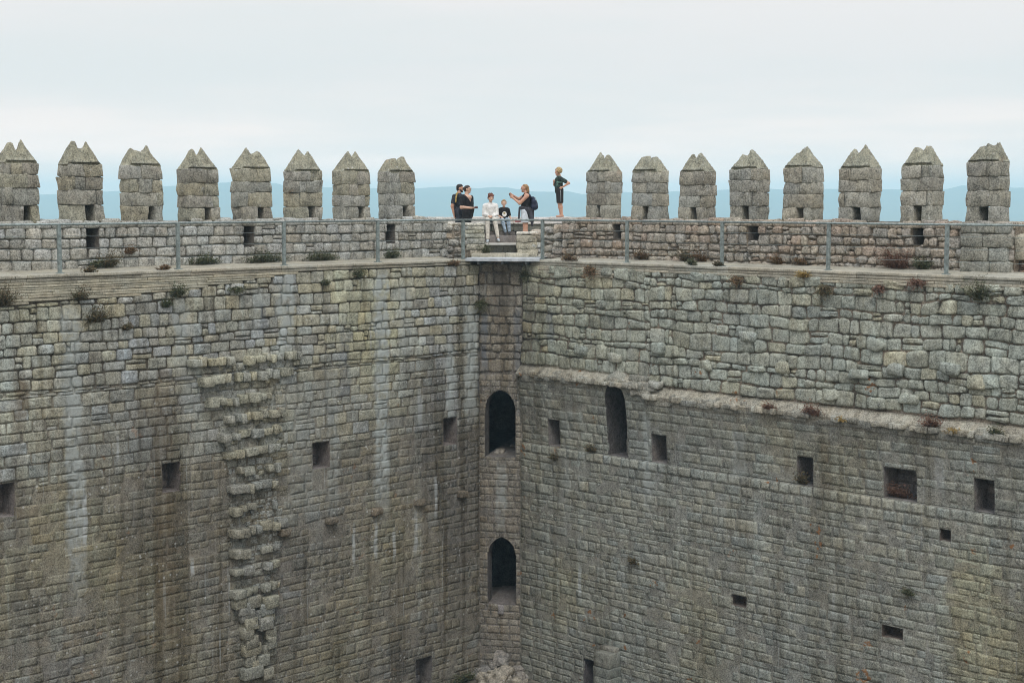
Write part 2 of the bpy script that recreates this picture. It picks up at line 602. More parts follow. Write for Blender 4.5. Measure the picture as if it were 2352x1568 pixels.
def block(mb, fr, s0, s1, z0, z1, n0, n1, col, rnd, bev=0.035, rough=0.012, mi=0, shear=0.0, taper=0.0):
    """a squared block with worn edges; n0 < n1"""
    def ax(a, b):
        L = b - a
        e = min(bev, L * 0.3) / L
        k = 1 if L < 0.35 else 2
        return [0, e] + [e + (1 - 2 * e) * (i + 1) / (k + 1) for i in range(k)] + [1 - e, 1]
    A, B, C = ax(s0, s1), ax(z0, z1), ax(n0, n1)
    ids = {}
    sd = rnd.uniform(0, 100)

    def vid(i, j, k):
        if (i, j, k) in ids:
            return ids[(i, j, k)]
        a, b, c = A[i], B[j], C[k]
        ed = (i in (0, len(A) - 1)) + (j in (0, len(B) - 1)) + (k in (0, len(C) - 1))
        pull = {1: 0, 2: 0.35, 3: 0.55}[ed] * bev
        s, z, n = lerp(s0, s1, a), lerp(z0, z1, b), lerp(n0, n1, c)
        cs, cz, cn = (s0 + s1) / 2, (z0 + z1) / 2, (n0 + n1) / 2
        if i in (0, len(A) - 1):
            s -= pull * (1 if s > cs else -1)
        if j in (0, len(B) - 1):
            z -= pull * (1 if z > cz else -1)
        if k in (0, len(C) - 1):
            n -= pull * (1 if n > cn else -1)
        q = Vector((s * 4 + sd, z * 4, n * 4))
        s += rough * 1.6 * mn.noise(q) + (b - 0.5) * shear - taper * (b - 0.5) * (a - 0.5) * (s1 - s0)
        z += rough * 1.3 * mn.noise(q + Vector((7, 3, 1)))
        n += rough * 1.6 * mn.noise(q + Vector((1, 9, 4)))
        ids[(i, j, k)] = mb.vert(fr.w(s, z, n), col, (s, z, n))
        return ids[(i, j, k)]
    nA, nB, nC = len(A) - 1, len(B) - 1, len(C) - 1
    flip = fr.d.cross(Vector((0, 0, 1))).dot(fr.n) < 0

    def fc(*q):
        mb.face(q[::-1] if flip else q, mi)
    for i in range(nA):
        for j in range(nB):
            fc(vid(i, j, nC), vid(i + 1, j, nC), vid(i + 1, j + 1, nC), vid(i, j + 1, nC))
            fc(vid(i, j, 0), vid(i, j + 1, 0), vid(i + 1, j + 1, 0), vid(i + 1, j, 0))
    for i in range(nA):
        for k in range(nC):
            fc(vid(i, nB, k), vid(i, nB, k + 1), vid(i + 1, nB, k + 1), vid(i + 1, nB, k))
            fc(vid(i, 0, k), vid(i + 1, 0, k), vid(i + 1, 0, k + 1), vid(i, 0, k + 1))
    for j in range(nB):
        for k in range(nC):
            fc(vid(nA, j, k), vid(nA, j + 1, k), vid(nA, j + 1, k + 1), vid(nA, j, k + 1))
            fc(vid(0, j, k), vid(0, j, k + 1), vid(0, j + 1, k + 1), vid(0, j + 1, k))


def strip(mb, A, B, col, mi=0, sm=False):
    """quads between two polylines of (point, st)"""
    ia = [mb.vert(p, col, st) for p, st in A]
    ib = [mb.vert(p, col, st) for p, st in B]
    for i in range(len(A) - 1):
        mb.face((ia[i], ia[i + 1], ib[i + 1], ib[i]), mi, sm)


def niche(name, fr, s0, s1, z0, z1, depth, mat, col, parent, nf=None, skew=0.0, rnd=None, sill=0.0):
    """a rectangular recess: two jambs, head, sill and back"""
    nf = nf or (lambda s, z: 0.0)
    mb = MB()
    zs = [lerp(z0, z1, i / 8) for i in range(9)]
    ss = [lerp(s0, s1, i / 4) for i in range(5)]
    bk = lambda s, z: (fr.w(s + skew, z, -depth), (s, z, 0))
    ft = lambda s, z: (fr.w(s, z, nf(s, z) - 0.012), (s, z, 0))
    md = lambda s, z: (fr.w(s + skew * 0.5, z, lerp(nf(s, z), -depth, 0.5)), (s + 0.2, z, 0))
    for s in (s0, s1):
        strip(mb, [ft(s, z) for z in zs], [md(s, z) for z in zs], col)
        strip(mb, [md(s, z) for z in zs], [bk(s, z) for z in zs], col)
    strip(mb, [ft(s, z1) for s in ss], [bk(s, z1) for s in ss], col)
    strip(mb, [ft(s, z0) for s in ss], [bk(s, z0 + sill) for s in ss], col)
    # back wall laid in stones
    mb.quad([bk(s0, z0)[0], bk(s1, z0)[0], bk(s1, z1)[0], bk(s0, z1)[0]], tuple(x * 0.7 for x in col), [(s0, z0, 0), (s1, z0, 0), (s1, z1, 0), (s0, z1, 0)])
    if rnd is not None and (s1 - s0) > 0.3:
        lay(mb, fr, s0 + skew + 0.01, s1 + skew - 0.01, z0 + 0.01, z1 - 0.01, (0.18, 0.26), (0.25, 0.5), [(1, col), (1, tuple(x * 0.85 for x in col))], rnd,
            nf=lambda s, z: -depth + 0.005, relief=(0.008, 0.02), gap=0.015, jit=0.01, r=0.02, wav=0.0, fine=True)
    return mb.build(name, mat, parent)


rnd = random.Random(11)

# ================================================================== LEFT WALL
SEND = 17.5
wallL = empty('curtain_wall', FL.w(0, ZG), 'tall left curtain wall of tan squared stone with pale rain streaks and a torn stone scar', 'castle wall', 'curtain walls of the courtyard')


def px_rect(fr, x0, x1, y0, y1, n=0.0):
    xm, ym = (x0 + x1) / 2, (y0 + y1) / 2
    a, b = fr.hit(x0, ym, n)[0], fr.hit(x1, ym, n)[0]
    zt, zb = fr.hit(xm, y0, n)[1], fr.hit(xm, y1, n)[1]
    return (min(a, b), max(a, b), min(zt, zb), max(zt, zb))


L_WIN = [px_rect(FL, -36, 35, 1112, 1190), px_rect(FL, 373, 415, 1063, 1129), px_rect(FL, 718, 758, 1015, 1075), px_rect(FL, 1019, 1050, 959, 1021)]
L_DOOR = px_rect(FL, 955, 993, 1510, 1600)
L_DOOR = (L_DOOR[0], L_DOOR[1], ZG + 0.02, L_DOOR[3])
holesL = L_WIN + [L_DOOR]

# lower edge of the thin brick-like band under the walk
def bandL(s):
    s_end = s_of(FL, 700, 640)
    s_mid = s_of(FL, 420, 670)
    if s > s_mid:
        return -0.50 - 0.05 * mn.noise((s * 1.5, 0, 0)) - 0.14 * (s - s_mid) / 4
    if s > s_end:
        return lerp(-0.17, -0.48, (s - s_end) / (s_mid - s_end)) + 0.03 * mn.noise((s * 2, 0, 0))
    return -0.165


S_COL0, S_COL1 = s_of(FL, 665, 870), s_of(FL, 430, 870)
ZA, ZB = -2.75, -4.6


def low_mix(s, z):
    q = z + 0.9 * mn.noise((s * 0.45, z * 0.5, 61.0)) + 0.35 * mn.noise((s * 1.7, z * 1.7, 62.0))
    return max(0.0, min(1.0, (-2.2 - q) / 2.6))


LOWK = (0.72, 0.72, 0.76)  # pulls upper stones down to the shade-darkened low tone


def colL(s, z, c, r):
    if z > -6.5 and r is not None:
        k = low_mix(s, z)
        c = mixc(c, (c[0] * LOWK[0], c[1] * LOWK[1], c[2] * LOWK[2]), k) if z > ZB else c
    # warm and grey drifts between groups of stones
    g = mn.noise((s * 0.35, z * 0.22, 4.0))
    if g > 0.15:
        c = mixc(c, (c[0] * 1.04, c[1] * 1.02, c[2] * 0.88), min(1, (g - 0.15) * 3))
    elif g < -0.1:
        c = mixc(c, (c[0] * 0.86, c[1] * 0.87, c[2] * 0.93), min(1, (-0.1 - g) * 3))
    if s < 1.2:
        c = mixc(c, (c[0] * 0.84, c[1] * 0.82, c[2] * 0.84), 0.6 * (1 - s / 1.2))  # stones turn darker towards the inner corner
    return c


mb = MB()
ZA, ZB = -2.75, -4.6


def offL(s, z):
    h = 0.5 + mn.noise((s * 1.7, z * 2.6, 31.0)) + 0.5 * mn.noise((s * 5, z * 7, 3.0))
    if z > ZB:
        k = max(0, min(1, (z - ZA + 0.3) / 1.0))
        return lerp(-0.005, -0.018, k) - 0.03 * max(0, min(1.2, h))
    return -0.001 - 0.03 * max(0, h - 0.55)


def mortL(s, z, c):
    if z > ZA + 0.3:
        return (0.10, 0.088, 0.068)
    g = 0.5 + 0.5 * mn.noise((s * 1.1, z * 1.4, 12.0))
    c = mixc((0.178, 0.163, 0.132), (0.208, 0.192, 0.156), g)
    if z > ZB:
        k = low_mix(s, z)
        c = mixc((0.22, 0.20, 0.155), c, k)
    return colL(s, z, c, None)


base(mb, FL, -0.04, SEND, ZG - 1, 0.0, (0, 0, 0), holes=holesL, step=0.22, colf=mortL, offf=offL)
# squared rubble under the walk, smoother courses below, fine ashlar lowest
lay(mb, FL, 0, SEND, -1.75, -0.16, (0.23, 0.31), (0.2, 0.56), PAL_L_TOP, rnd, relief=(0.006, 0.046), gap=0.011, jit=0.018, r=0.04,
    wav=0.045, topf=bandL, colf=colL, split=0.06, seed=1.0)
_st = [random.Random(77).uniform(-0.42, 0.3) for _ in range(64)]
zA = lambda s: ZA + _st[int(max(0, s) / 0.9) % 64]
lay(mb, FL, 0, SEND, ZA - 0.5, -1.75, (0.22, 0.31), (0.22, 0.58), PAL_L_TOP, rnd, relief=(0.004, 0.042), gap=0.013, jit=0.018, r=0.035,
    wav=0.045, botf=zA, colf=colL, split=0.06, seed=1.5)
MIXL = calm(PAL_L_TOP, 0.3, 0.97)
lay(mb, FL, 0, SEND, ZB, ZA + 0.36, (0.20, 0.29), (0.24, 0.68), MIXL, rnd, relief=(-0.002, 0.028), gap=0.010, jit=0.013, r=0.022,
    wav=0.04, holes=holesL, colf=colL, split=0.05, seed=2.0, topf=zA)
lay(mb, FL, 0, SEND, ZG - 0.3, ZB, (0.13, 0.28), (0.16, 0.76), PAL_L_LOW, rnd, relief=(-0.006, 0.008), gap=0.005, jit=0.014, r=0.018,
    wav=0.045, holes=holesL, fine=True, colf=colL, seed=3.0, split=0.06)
mb.build('wall_face', M_LEFT, wallL)

# thin courses under the walk
mb = MB()
z = -0.155
k = 0
while z > -1.0:
    h = rnd.uniform(0.045, 0.075)
    s = 0.0 + rnd.uniform(0, 0.4)
    while s < SEND:
        w = rnd.uniform(0.5, 1.3)
        if z - h > bandL(s + w / 2) - 0.01 and s > 1.0:
            block(mb, FL, s, min(s + w - 0.008, SEND), z - h + 0.006, z, -0.12, 0.012 + rnd.uniform(0, 0.02), vary((0.36, 0.335, 0.255), rnd, 0.13), rnd, 0.008, 0.006)
        s += w
    z -= h
    k += 1
mb.build('levelling_courses', M_PAVE, wallL)


def walkway(fr, parent, s0, s1, col):
    mb = MB()
    s = s0
    while s < s1:
        w = min(rnd.uniform(0.9, 1.7), s1 - s)
        c = vary(col, rnd, 0.08)
        # edge slab with a stepped double lip
        block(mb, fr, s, s + w - 0.006, -0.075, 0.0, -0.75, 0.05 + rnd.uniform(-0.012, 0.012), c, rnd, 0.012, 0.006)
        block(mb, fr, s, s + w - 0.004, -0.15, -0.079, -0.6, 0.025 + rnd.uniform(-0.012, 0.012), tuple(x * 0.9 for x in c), rnd, 0.012, 0.006)
        s += w
    n = -WALK - 0.05
    A = [(fr.w(lerp(s0, s1, i / 40), -0.012 + 0.012 * mn.noise((i * 0.7, 0, 0)), -0.73), (lerp(s0, s1, i / 40), 0.3, 0)) for i in range(41)]
    B = [(fr.w(lerp(s0, s1, i / 40), 0.02 + 0.02 * mn.noise((i * 0.7, 4, 0)), -1.0), (lerp(s0, s1, i / 40), 1.3, 0)) for i in range(41)]
    C = [(fr.w(lerp(s0, s1, i / 40), 0.05 + 0.02 * mn.noise((i * 0.7, 8, 0)), n), (lerp(s0, s1, i / 40), 2.3, 0)) for i in range(41)]
    strip(mb, A, B, col, sm=True)
    strip(mb, B, C, tuple(x * 0.9 for x in col), sm=True)
    mb.build('walkway', M_PAVE, parent)


walkway(FL, wallL, 0.35, SEND, (0.36, 0.335, 0.265))


def opening_part(fr, parent, rect, depth, skew, col=(0.16, 0.145, 0.125), name='arrow_slit', nfront=-WALK):
    nf = lambda s, z: nfront
    mb = MB()
    s0, s1, z0, z1 = rect
    f = lambda s, z: (fr.w(s, z, nfront - 0.02), (s, z, 0))
    b = lambda s, z: (fr.w(s + skew, z, nfront - depth), (s, z, 0))
    for s in (s0, s1):
        strip(mb, [f(s, z0), f(s, z1)], [b(s, z0), b(s, z1)], col)
    strip(mb, [f(s0, z1), f(s1, z1)], [b(s0, z1), b(s1, z1)], col)
    strip(mb, [f(s0, z0), f(s1, z0)], [b(s0, z0), b(s1, z0)], col)
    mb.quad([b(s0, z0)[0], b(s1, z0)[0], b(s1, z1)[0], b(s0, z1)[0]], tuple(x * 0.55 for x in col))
    return mb.build(name, M_NICHE, parent)


ZP = 1.14                                # top of the parapet
L_OPEN = [px_rect(FL, a, b, c, d, -WALK) for a, b, c, d in [(199, 228, 525, 572), (560, 584, 519, 566), (888, 908, 517, 558)]]
R_OPEN = [px_rect(FR, a, b, c, d, -WALK) for a, b, c, d in [(1408, 1428, 506, 549), (1718, 1742, 506, 551), (2095, 2121, 517, 563)]]
SPL = s_of(FL, 1030, 545, -WALK)         # where the left parapet meets the corner
SPR = s_of(FR, 1290, 545, -WALK)
SPR_END = s_of(FR, 2330, 545, -WALK)


def parapet(fr, parent, s0, s1, z1, opens, pal, rough, colm, seed):
    mb = MB()
    nf = lambda s, z: -WALK
    base(mb, fr, s0, s1, -0.1, z1 - 0.03, colm, nf=nf, holes=opens, off=-0.045)
    if rough:
        lay(mb, fr, s0, s1, -0.06, z1 - 0.16, (0.15, 0.25), (0.16, 0.42), pal, rnd, nf=nf, relief=(0.02, 0.075), gap=0.018, jit=0.028,
            r=0.055, wav=0.04, holes=opens, split=0.15, seed=seed, warp=0.03)
    else:
        lay(mb, fr, s0, s1, -0.06, z1 - 0.16, (0.22, 0.27), (0.26, 0.5), pal, rnd, nf=nf, relief=(0.015, 0.05), gap=0.014, jit=0.014,
            r=0.04, wav=0.022, holes=opens, split=0.04, seed=seed)
    # coping blocks run through the thickness, some low, some missing
    s = s0
    while s < s1:
        w = rnd.uniform(0.3, 0.6)
        e = min(s + w, s1)
        if e - s > 0.1:
            block(mb, fr, s + 0.006, e - 0.006, z1 - 0.18, z1 + rnd.uniform(-0.05, 0.035), -WALK - MT - 0.12, -WALK + rnd.uniform(0.02, 0.06),
                  vary(pick(rnd, pal), rnd), rnd, 0.04, 0.025)
        s += w
    # outer side and ends
    c = colm
    for (sa, sb) in ((s0, s1),):
        mb.quad([fr.w(sa, -13, -WALK - MT - 0.1), fr.w(sb, -13, -WALK - MT - 0.1), fr.w(sb, z1 - 0.06, -WALK - MT - 0.1), fr.w(sa, z1 - 0.06, -WALK - MT - 0.1)], c)
    for q in (s0, s1):
        mb.quad([fr.w(q, -0.2, -WALK - MT - 0.09), fr.w(q, -0.2, -WALK - 0.03), fr.w(q, z1 - 0.06, -WALK - 0.03), fr.w(q, z1 - 0.06, -WALK - MT - 0.09)], c)
    mb.build('parapet', M_PARAPET, parent)
    for o in opens:
        opening_part(fr, parent, o, MT + 0.05, 0.0)


parapet(FL, wallL, SPL, SEND, ZP, L_OPEN, PAL_PL, False, (0.12, 0.11, 0.09), 5.0)


# ------------------------------------------------------------------ merlons
def merlon(fr, parent, s0, s1, zb, zc, prof, slit, pal, capcol, left):
    """four worn courses round a firing slit, under a notched hipped cap"""
    mb = MB()
    w = s1 - s0
    n1, n0 = -WALK - 0.02, -WALK - MT - 0.02
    hs = [0.285 + rnd.uniform(-0.02, 0.02), 0.255 + rnd.uniform(-0.03, 0.03), 0.225 + rnd.uniform(-0.03, 0.03), 0.235]
    zs = [zb]
    for h in hs:
        zs.append(zs[-1] + h * (zc - zb) + rnd.uniform(-0.02, 0.02))
    zs[-1] = zc
    g0 = s0 + w * slit - 0.095
    g1 = g0 + rnd.uniform(0.17, 0.22)
    for k in range(4):
        o0, o1 = rnd.uniform(-0.016, 0.016), rnd.uniform(-0.016, 0.016)
        if k == 0:
            cuts = [(s0 + o0, g0), (g1, s1 + o1)]
        else:
            if k == 1:
                cuts = [(s0 + o0, lerp(s0, s1, rnd.choice([0.2, 0.8]))), ]
                cuts = [(s0 + o0, cuts[0][1]), (cuts[0][1], s1 + o1)]
            else:
                x = lerp(s0, s1, rnd.uniform(0.3, 0.7))
                cuts = [(s0 + o0, x), (x, s1 + o1)]
                if rnd.random() < 0.4:
                    y = lerp(x, s1, 0.6)
                    cuts = [(s0 + o0, x), (x, y), (y, s1 + o1)]
        for a, b in cuts:
            block(mb, fr, a + 0.001, b - 0.001, zs[k] + 0.001, zs[k + 1] - 0.001, n0 + rnd.uniform(-0.015, 0.015), n1 + rnd.uniform(-0.015, 0.015),
                  vary(pick(rnd, pal), rnd, 0.08), rnd, 0.018, 0.03, shear=rnd.uniform(-0.008, 0.008))
    block(mb, fr, g0 - 0.06, g1 + 0.06, zb + 0.01, zs[1] - 0.01, n0 + 0.02, n0 + 0.11, tuple(x * 0.7 for x in pal[2][1]), rnd, 0.02, 0.02)  # added dark block closing the slit's rear, keeps light from behind out
    # mortar core just inside the faces
    for a, b in ((s0 + 0.04, g0 - 0.02), (g1 + 0.02, s1 - 0.04)):
        block(mb, fr, a, b, zb + 0.01, zs[1] + 0.02, n0 + 0.035, n1 - 0.035, tuple(x * 0.75 for x in pal[1][1]), rnd, 0.01, 0.0)
    block(mb, fr, s0 + 0.035, s1 - 0.035, zs[1] + 0.025, zc - 0.01, n0 + 0.035, n1 - 0.035, tuple(x * 0.75 for x in pal[1][1]), rnd, 0.01, 0.0)
    o = mb.build('merlon', M_STONE, parent)
    # cap
    cb = MB()
    na, nb = 52, 14
    ids = {}
    top = {}
    sd = rnd.uniform(0, 50)
    prof = [(0, 0)] + [p for p in prof if 0 < p[0] < 1] + [(1, 0)]

    q = list(prof)
    low = []
    for i in range(1, len(q) - 1):
        if q[i][1] < q[i - 1][1] and q[i][1] <= q[i + 1][1]:
            prof[i] = (q[i][0], q[i][1] - 0.035)
            low.append(i)
        elif q[i][1] > q[i - 1][1] and q[i][1] >= q[i + 1][1]:
            prof[i] = (q[i][0], q[i][1] + 0.02)

    # a worn notch is as wide as a hand: spread the peaks on both sides of it
    wide = []
    for i, (x, h) in enumerate(prof):
        if i in low:
            wide += [(x - 0.055, h), (x + 0.055, h)]
        elif i + 1 in low or (i + 2 in low and x > 0.2):
            wide.append((x - 0.055, h))
        elif i - 1 in low or (i - 2 in low and x < 0.8):
            wide.append((x + 0.055, h))
        else:
            wide.append((x, h))
    prof = sorted(wide)

    def hp(x):
        for (xa, ha), (xb, hb) in zip(prof[:-1], prof[1:]):
            if xa <= x <= xb:
                return lerp(ha, hb, (x - xa) / max(1e-6, xb - xa))
        return 0
    for i in range(na + 1):
        for j in range(nb + 1):
            a, b = i / na, j / nb
            fx = 1 - a if left else a
            h = hp(fx)
            e = min(b, 1 - b) * (MT - 0.02)
            hh = min(h, 0.05 + e * 2.3) if h > 0.05 else h
            s, n = lerp(s0 + 0.025, s1 - 0.025, a), lerp(n0 + 0.02, n1 - 0.02, b)
            q = Vector((s * 6 + sd, n * 6, 0))
            hh += (0.028 * mn.noise(q) + 0.016 * mn.noise(q * 2.7)) * (1 if 0 < i < na and 0 < j < nb else 0.3)
            ids[(i, j)] = cb.vert(fr.w(s + 0.012 * mn.noise(q + Vector((3, 1, 2))), zc + max(0.0, hh) + 0.004, n), vary(capcol, rnd, 0.05), (s, hh, n))
    flip = fr.d.cross(Vector((0, 0, 1))).dot(fr.n) < 0
    rim = [(i, 0) for i in range(na)] + [(na, j) for j in range(nb)] + [(i, nb) for i in range(na, 0, -1)] + [(0, j) for j in range(nb, 0, -1)]
    low = []
    for q in rim:
        v = cb.v[ids[q]]
        low.append(cb.vert((v[0], v[1], zc - 0.03), capcol, cb.st[ids[q]]))
    for a in range(len(rim)):
        b = (a + 1) % len(rim)
        q = (ids[rim[a]], ids[rim[b]], low[b], low[a])
        cb.face(q if flip else q[::-1])
    for i in range(na):
        for j in range(nb):
            q = (ids[(i, j)], ids[(i, j + 1)], ids[(i + 1, j + 1)], ids[(i + 1, j)])
            cb.face(q[::-1] if flip else q)
    cb.build('cap', M_STONE, o)


SCP = 0.00288
CAPS_L = [
    (-10, 92, 374.7, [(.05, 40), (.30, 150), (.40, 155), (.46, 105), (.54, 110), (.60, 175), (.78, 100), (.97, 20)]),
    (133, 239, 378.9, [(.03, 30), (.32, 178), (.40, 178), (.44, 135), (.58, 135), (.64, 178), (.68, 165), (.95, 20)]),
    (274.6, 374.7, 381.7, [(.05, 40), (.22, 125), (.5, 118), (.58, 125), (.66, 155), (.75, 120), (.97, 15)]),
    (406, 505, 390, [(.05, 20), (.33, 150), (.4, 155), (.47, 115), (.53, 125), (.58, 165), (.63, 160), (.95, 20)]),
    (530.5, 625.5, 388.7, [(.05, 20), (.38, 155), (.42, 150), (.48, 125), (.72, 130), (.9, 70)]),
    (651.4, 742.4, 394.3, [(.02, 15), (.4, 170), (.5, 135), (.57, 130), (.64, 155), (.98, 10)]),
    (763.5, 851.7, 394.3, [(.03, 10), (.35, 130), (.44, 150), (.5, 125), (.57, 130), (.62, 150), (.98, 15)]),
    (867.7, 954, 395.7, [(.06, 30), (.12, 60), (.25, 95), (.45, 100), (.5, 85), (.58, 100), (.72, 112), (.8, 80), (.93, 20)])]
CAPS_R = [
    (1344.7, 1427.7, 395.7, [(.08, 20), (.38, 148), (.48, 130), (.52, 100), (.62, 130), (.7, 118), (.97, 15)]),
    (1447.9, 1535.3, 394.3, [(.1, 40), (.3, 110), (.5, 115), (.55, 105), (.62, 108), (.75, 90), (.95, 25)]),
    (1557.7, 1645.2, 395.7, [(.05, 15), (.3, 120), (.35, 135), (.4, 115), (.47, 115), (.53, 145), (.58, 140), (.95, 20)]),
    (1673.5, 1765.7, 388.7, [(.03, 10), (.3, 105), (.5, 105), (.56, 115), (.58, 145), (.66, 140), (.97, 15)]),
    (1797, 1891.3, 385.3, [(.02, 10), (.3, 105), (.42, 105), (.52, 155), (.6, 158), (.98, 15)]),
    (1924.9, 2024.6, 387.3, [(.03, 15), (.35, 148), (.42, 135), (.52, 140), (.6, 185), (.65, 180), (.98, 15)]),
    (2067, 2167, 380.3, [(.05, 15), (.33, 140), (.45, 140), (.52, 120), (.6, 145), (.68, 145), (.95, 20)]),
    (2216, 2318.9, 373.3, [(.05, 30), (.3, 120), (.4, 120), (.5, 130), (.56, 140), (.65, 135), (.75, 148), (.8, 140), (.93, 60)])]
CAPL, CAPR = (0.255, 0.243, 0.18), (0.25, 0.243, 0.185)
for i, (pl, pr, yc, prof) in enumerate(CAPS_L):
    sa = s_of(FL, pr, 450, -WALK)
    sb = s_of(FL, pl, 450, -WALK - MT)
    D = ray(pr, 450); dep = FL.w(sa, 0, -WALK)[1]
    zc = EYE + ray(pr, yc).z / ray(pr, yc).y * dep
    sc_ = SCP * dep / 36.0
    merlon(FL, wallL, sa, sb, ZP - 0.05 + rnd.uniform(-0.01, 0.01), zc, [(x, h * sc_ * 1.03) for x, h in prof], 0.36, PAL_M, CAPL, True)
merlon(FL, wallL, sb + 0.67 + 7 * 1.62 + 0.0, sb + 1.62 + 7 * 1.62, ZP + 0.01, 2.45, [(.3, .45), (.6, .45)], 0.36, PAL_M, CAPL, True)

# window recesses, doorway
NL = (0.20, 0.175, 0.16)
for r_ in L_WIN:
    niche('window_recess', FL, *r_, 0.55, M_NICHE, NL, wallL, rnd=rnd)
niche('doorway_recess', FL, *L_DOOR, 0.5, M_NICHE, (0.19, 0.175, 0.165), wallL, rnd=rnd)

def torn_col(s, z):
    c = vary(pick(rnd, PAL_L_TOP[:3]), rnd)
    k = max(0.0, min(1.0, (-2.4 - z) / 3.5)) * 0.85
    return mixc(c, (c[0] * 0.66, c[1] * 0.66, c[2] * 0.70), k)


# torn masonry: rows of broken bonding stones left standing out of the wall
mb = MB()
ROWS = [(833, 428, 690, 16), (870, 452, 672, 14), (922, 470, 645, 13), (960, 487, 650, 10), (1000, 497, 645, 11), (1042, 509, 640, 10),
        (1082, 517, 640, 9), (1122, 520, 637, 9), (1168, 524, 637, 8), (1220, 522, 660, 8), (1270, 524, 640, 7), (1310, 526, 640, 6), (1358, 526, 638, 6)]
for (y0_, xa0, xb0, _), (y1_, xa1, xb1, _) in zip(ROWS[:-1], ROWS[1:]):
    ya, yb = FL.hit((xa0 + xb0) / 2, y0_)[1], FL.hit((xa1 + xb1) / 2, y1_)[1]
    sa, sb = FL.hit((xa0 + xa1) / 2 + 6, y0_)[0], FL.hit((xb0 + xb1) / 2, y0_)[0]
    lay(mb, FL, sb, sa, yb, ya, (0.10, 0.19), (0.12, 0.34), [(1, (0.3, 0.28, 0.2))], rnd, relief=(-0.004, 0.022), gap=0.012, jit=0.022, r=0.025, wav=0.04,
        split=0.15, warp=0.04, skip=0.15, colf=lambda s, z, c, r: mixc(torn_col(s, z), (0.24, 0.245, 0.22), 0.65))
for (y, xa, xb, tilt) in ROWS:
    sa, z = FL.hit(xa, y + 4)
    sb = FL.hit(xb, y + 4)[0]
    s = sa
    first = True
    while s > sb + 0.05:
        w = rnd.uniform(0.14, 0.36) if not first else rnd.uniform(0.26, 0.38)
        e = max(s - w, sb)
        prog = (sa - s) / max(0.01, sa - sb)
        dpt = rnd.uniform(0.14, 0.27) * (1 - 0.35 * prog) if not first else rnd.uniform(0.26, 0.33)
        h = rnd.uniform(0.17, 0.24)
        zz = z + rnd.uniform(-0.035, 0.035)
        h = rnd.uniform(0.15, 0.23)
        if rnd.random() > 0.1:
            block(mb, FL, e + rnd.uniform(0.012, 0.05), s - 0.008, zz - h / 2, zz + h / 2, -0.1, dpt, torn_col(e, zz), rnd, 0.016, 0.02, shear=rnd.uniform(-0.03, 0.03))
        if rnd.random() < 0.25:
            q = rnd.uniform(0.08, 0.14)
            block(mb, FL, e + 0.03, e + 0.03 + rnd.uniform(0.12, 0.25), zz - h / 2 - q - 0.02, zz - h / 2 - 0.01, -0.1, dpt * 0.35, torn_col(e, zz), rnd, 0.02, 0.02)
        s = e
        first = False
for (y, xs) in [(1382, [(530, 556), (560, 592), (598, 630)]), (1398, [(540, 566), (590, 622)]), (1412, [(546, 577), (580, 594), (597, 622)]), (1430, [(552, 580), (585, 616)]), (1452, [(548, 572), (600, 625)]), (1492, [(552, 592), (600, 628)]), (1472, [(556, 584), (604, 622)]), (1515, [(558, 580), (584, 610)]), (1545, [(550, 594), (598, 622)]), (1528, [(572, 596)])]:
    for (xa, xb) in xs:
        sa, z = FL.hit(xa, y)
        sb = FL.hit(xb, y)[0]
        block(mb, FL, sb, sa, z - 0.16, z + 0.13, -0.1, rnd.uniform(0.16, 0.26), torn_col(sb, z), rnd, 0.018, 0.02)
o = mb.build('broken_masonry', M_STONE, wallL)
o['label'] = 'ladder of broken bonding stones jutting out of the wall face'

# stone corbels
for (x, y) in [(758, 1196), (862, 1174), (960, 1153), (1057, 1134), (648, 1222)]:
    s, z = FL.hit(x, y)
    mb = MB()
    block(mb, FL, s - 0.16, s + 0.15, z - 0.08, z + 0.10, -0.1, 0.17, vary((0.165, 0.14, 0.105), rnd), rnd, 0.03, 0.025)
    mb.build('corbel', M_STONE, wallL)

# ================================================================== RIGHT WALL
wallR = empty('curtain_wall', FR.w(0, ZG), 'tall right curtain wall of grey rubble above a projecting ledge and smooth ashlar below', 'castle wall', 'curtain walls of the courtyard')
S_STEP = s_of(FR, 1492, 900)
LIP = 0.21


def ledge_z(s):
    return -3.10 if s < S_STEP else -3.33


Z_OFF = -5.06                          # offset where the sills stand


def nR(s, z):
    t = ledge_z(s) - 0.02
    if z > t + 0.2:
        return 0.0
    if z > t:
        return LIP * ((t + 0.2 - z) / 0.2) ** 0.8
    if z > Z_OFF:
        q = (z - Z_OFF) / (t - Z_OFF)
        return LIP * q ** 1.6 if q > 0 else 0.0
    return 0.055


R_WIN = [px_rect(FR, 1257, 1284, 963, 1028, 0.05), px_rect(FR, 1496, 1531, 998, 1066, 0.03), px_rect(FR, 1829, 1866, 1049, 1117, 0.05),
         px_rect(FR, 2028, 2104, 1076, 1150, 0.05), px_rect(FR, 2236, 2283, 1100, 1177, 0.05)]
R_ARCH = px_rect(FR, 1390, 1436, 882, 1047, 0.12)
R_HOLE = [px_rect(FR, 2158, 2184, 1215, 1242, 0.05), px_rect(FR, 1680, 1715, 1367, 1392, 0.05), px_rect(FR, 2025, 2074, 1438, 1466, 0.05)]
R_DOOR = px_rect(FR, 1340, 1372, 1515, 1600, 0.05)
R_DOOR = (R_DOOR[0], R_DOOR[1], ZG + 0.02, R_DOOR[3])
R_WIN = [(a, b, max(c, Z_OFF + 0.005), d) for a, b, c, d in R_WIN]
R_ARCH = (R_ARCH[0], R_ARCH[1], Z_OFF + 0.005, R_ARCH[3])
holesR = R_WIN + R_HOLE + [R_DOOR, R_ARCH]
# keep stones out of the arch only, not its whole box
aw = (R_ARCH[1] - R_ARCH[0]) / 2
am = (R_ARCH[1] + R_ARCH[0]) / 2
azs = R_ARCH[3] - aw * 1.05             # springing


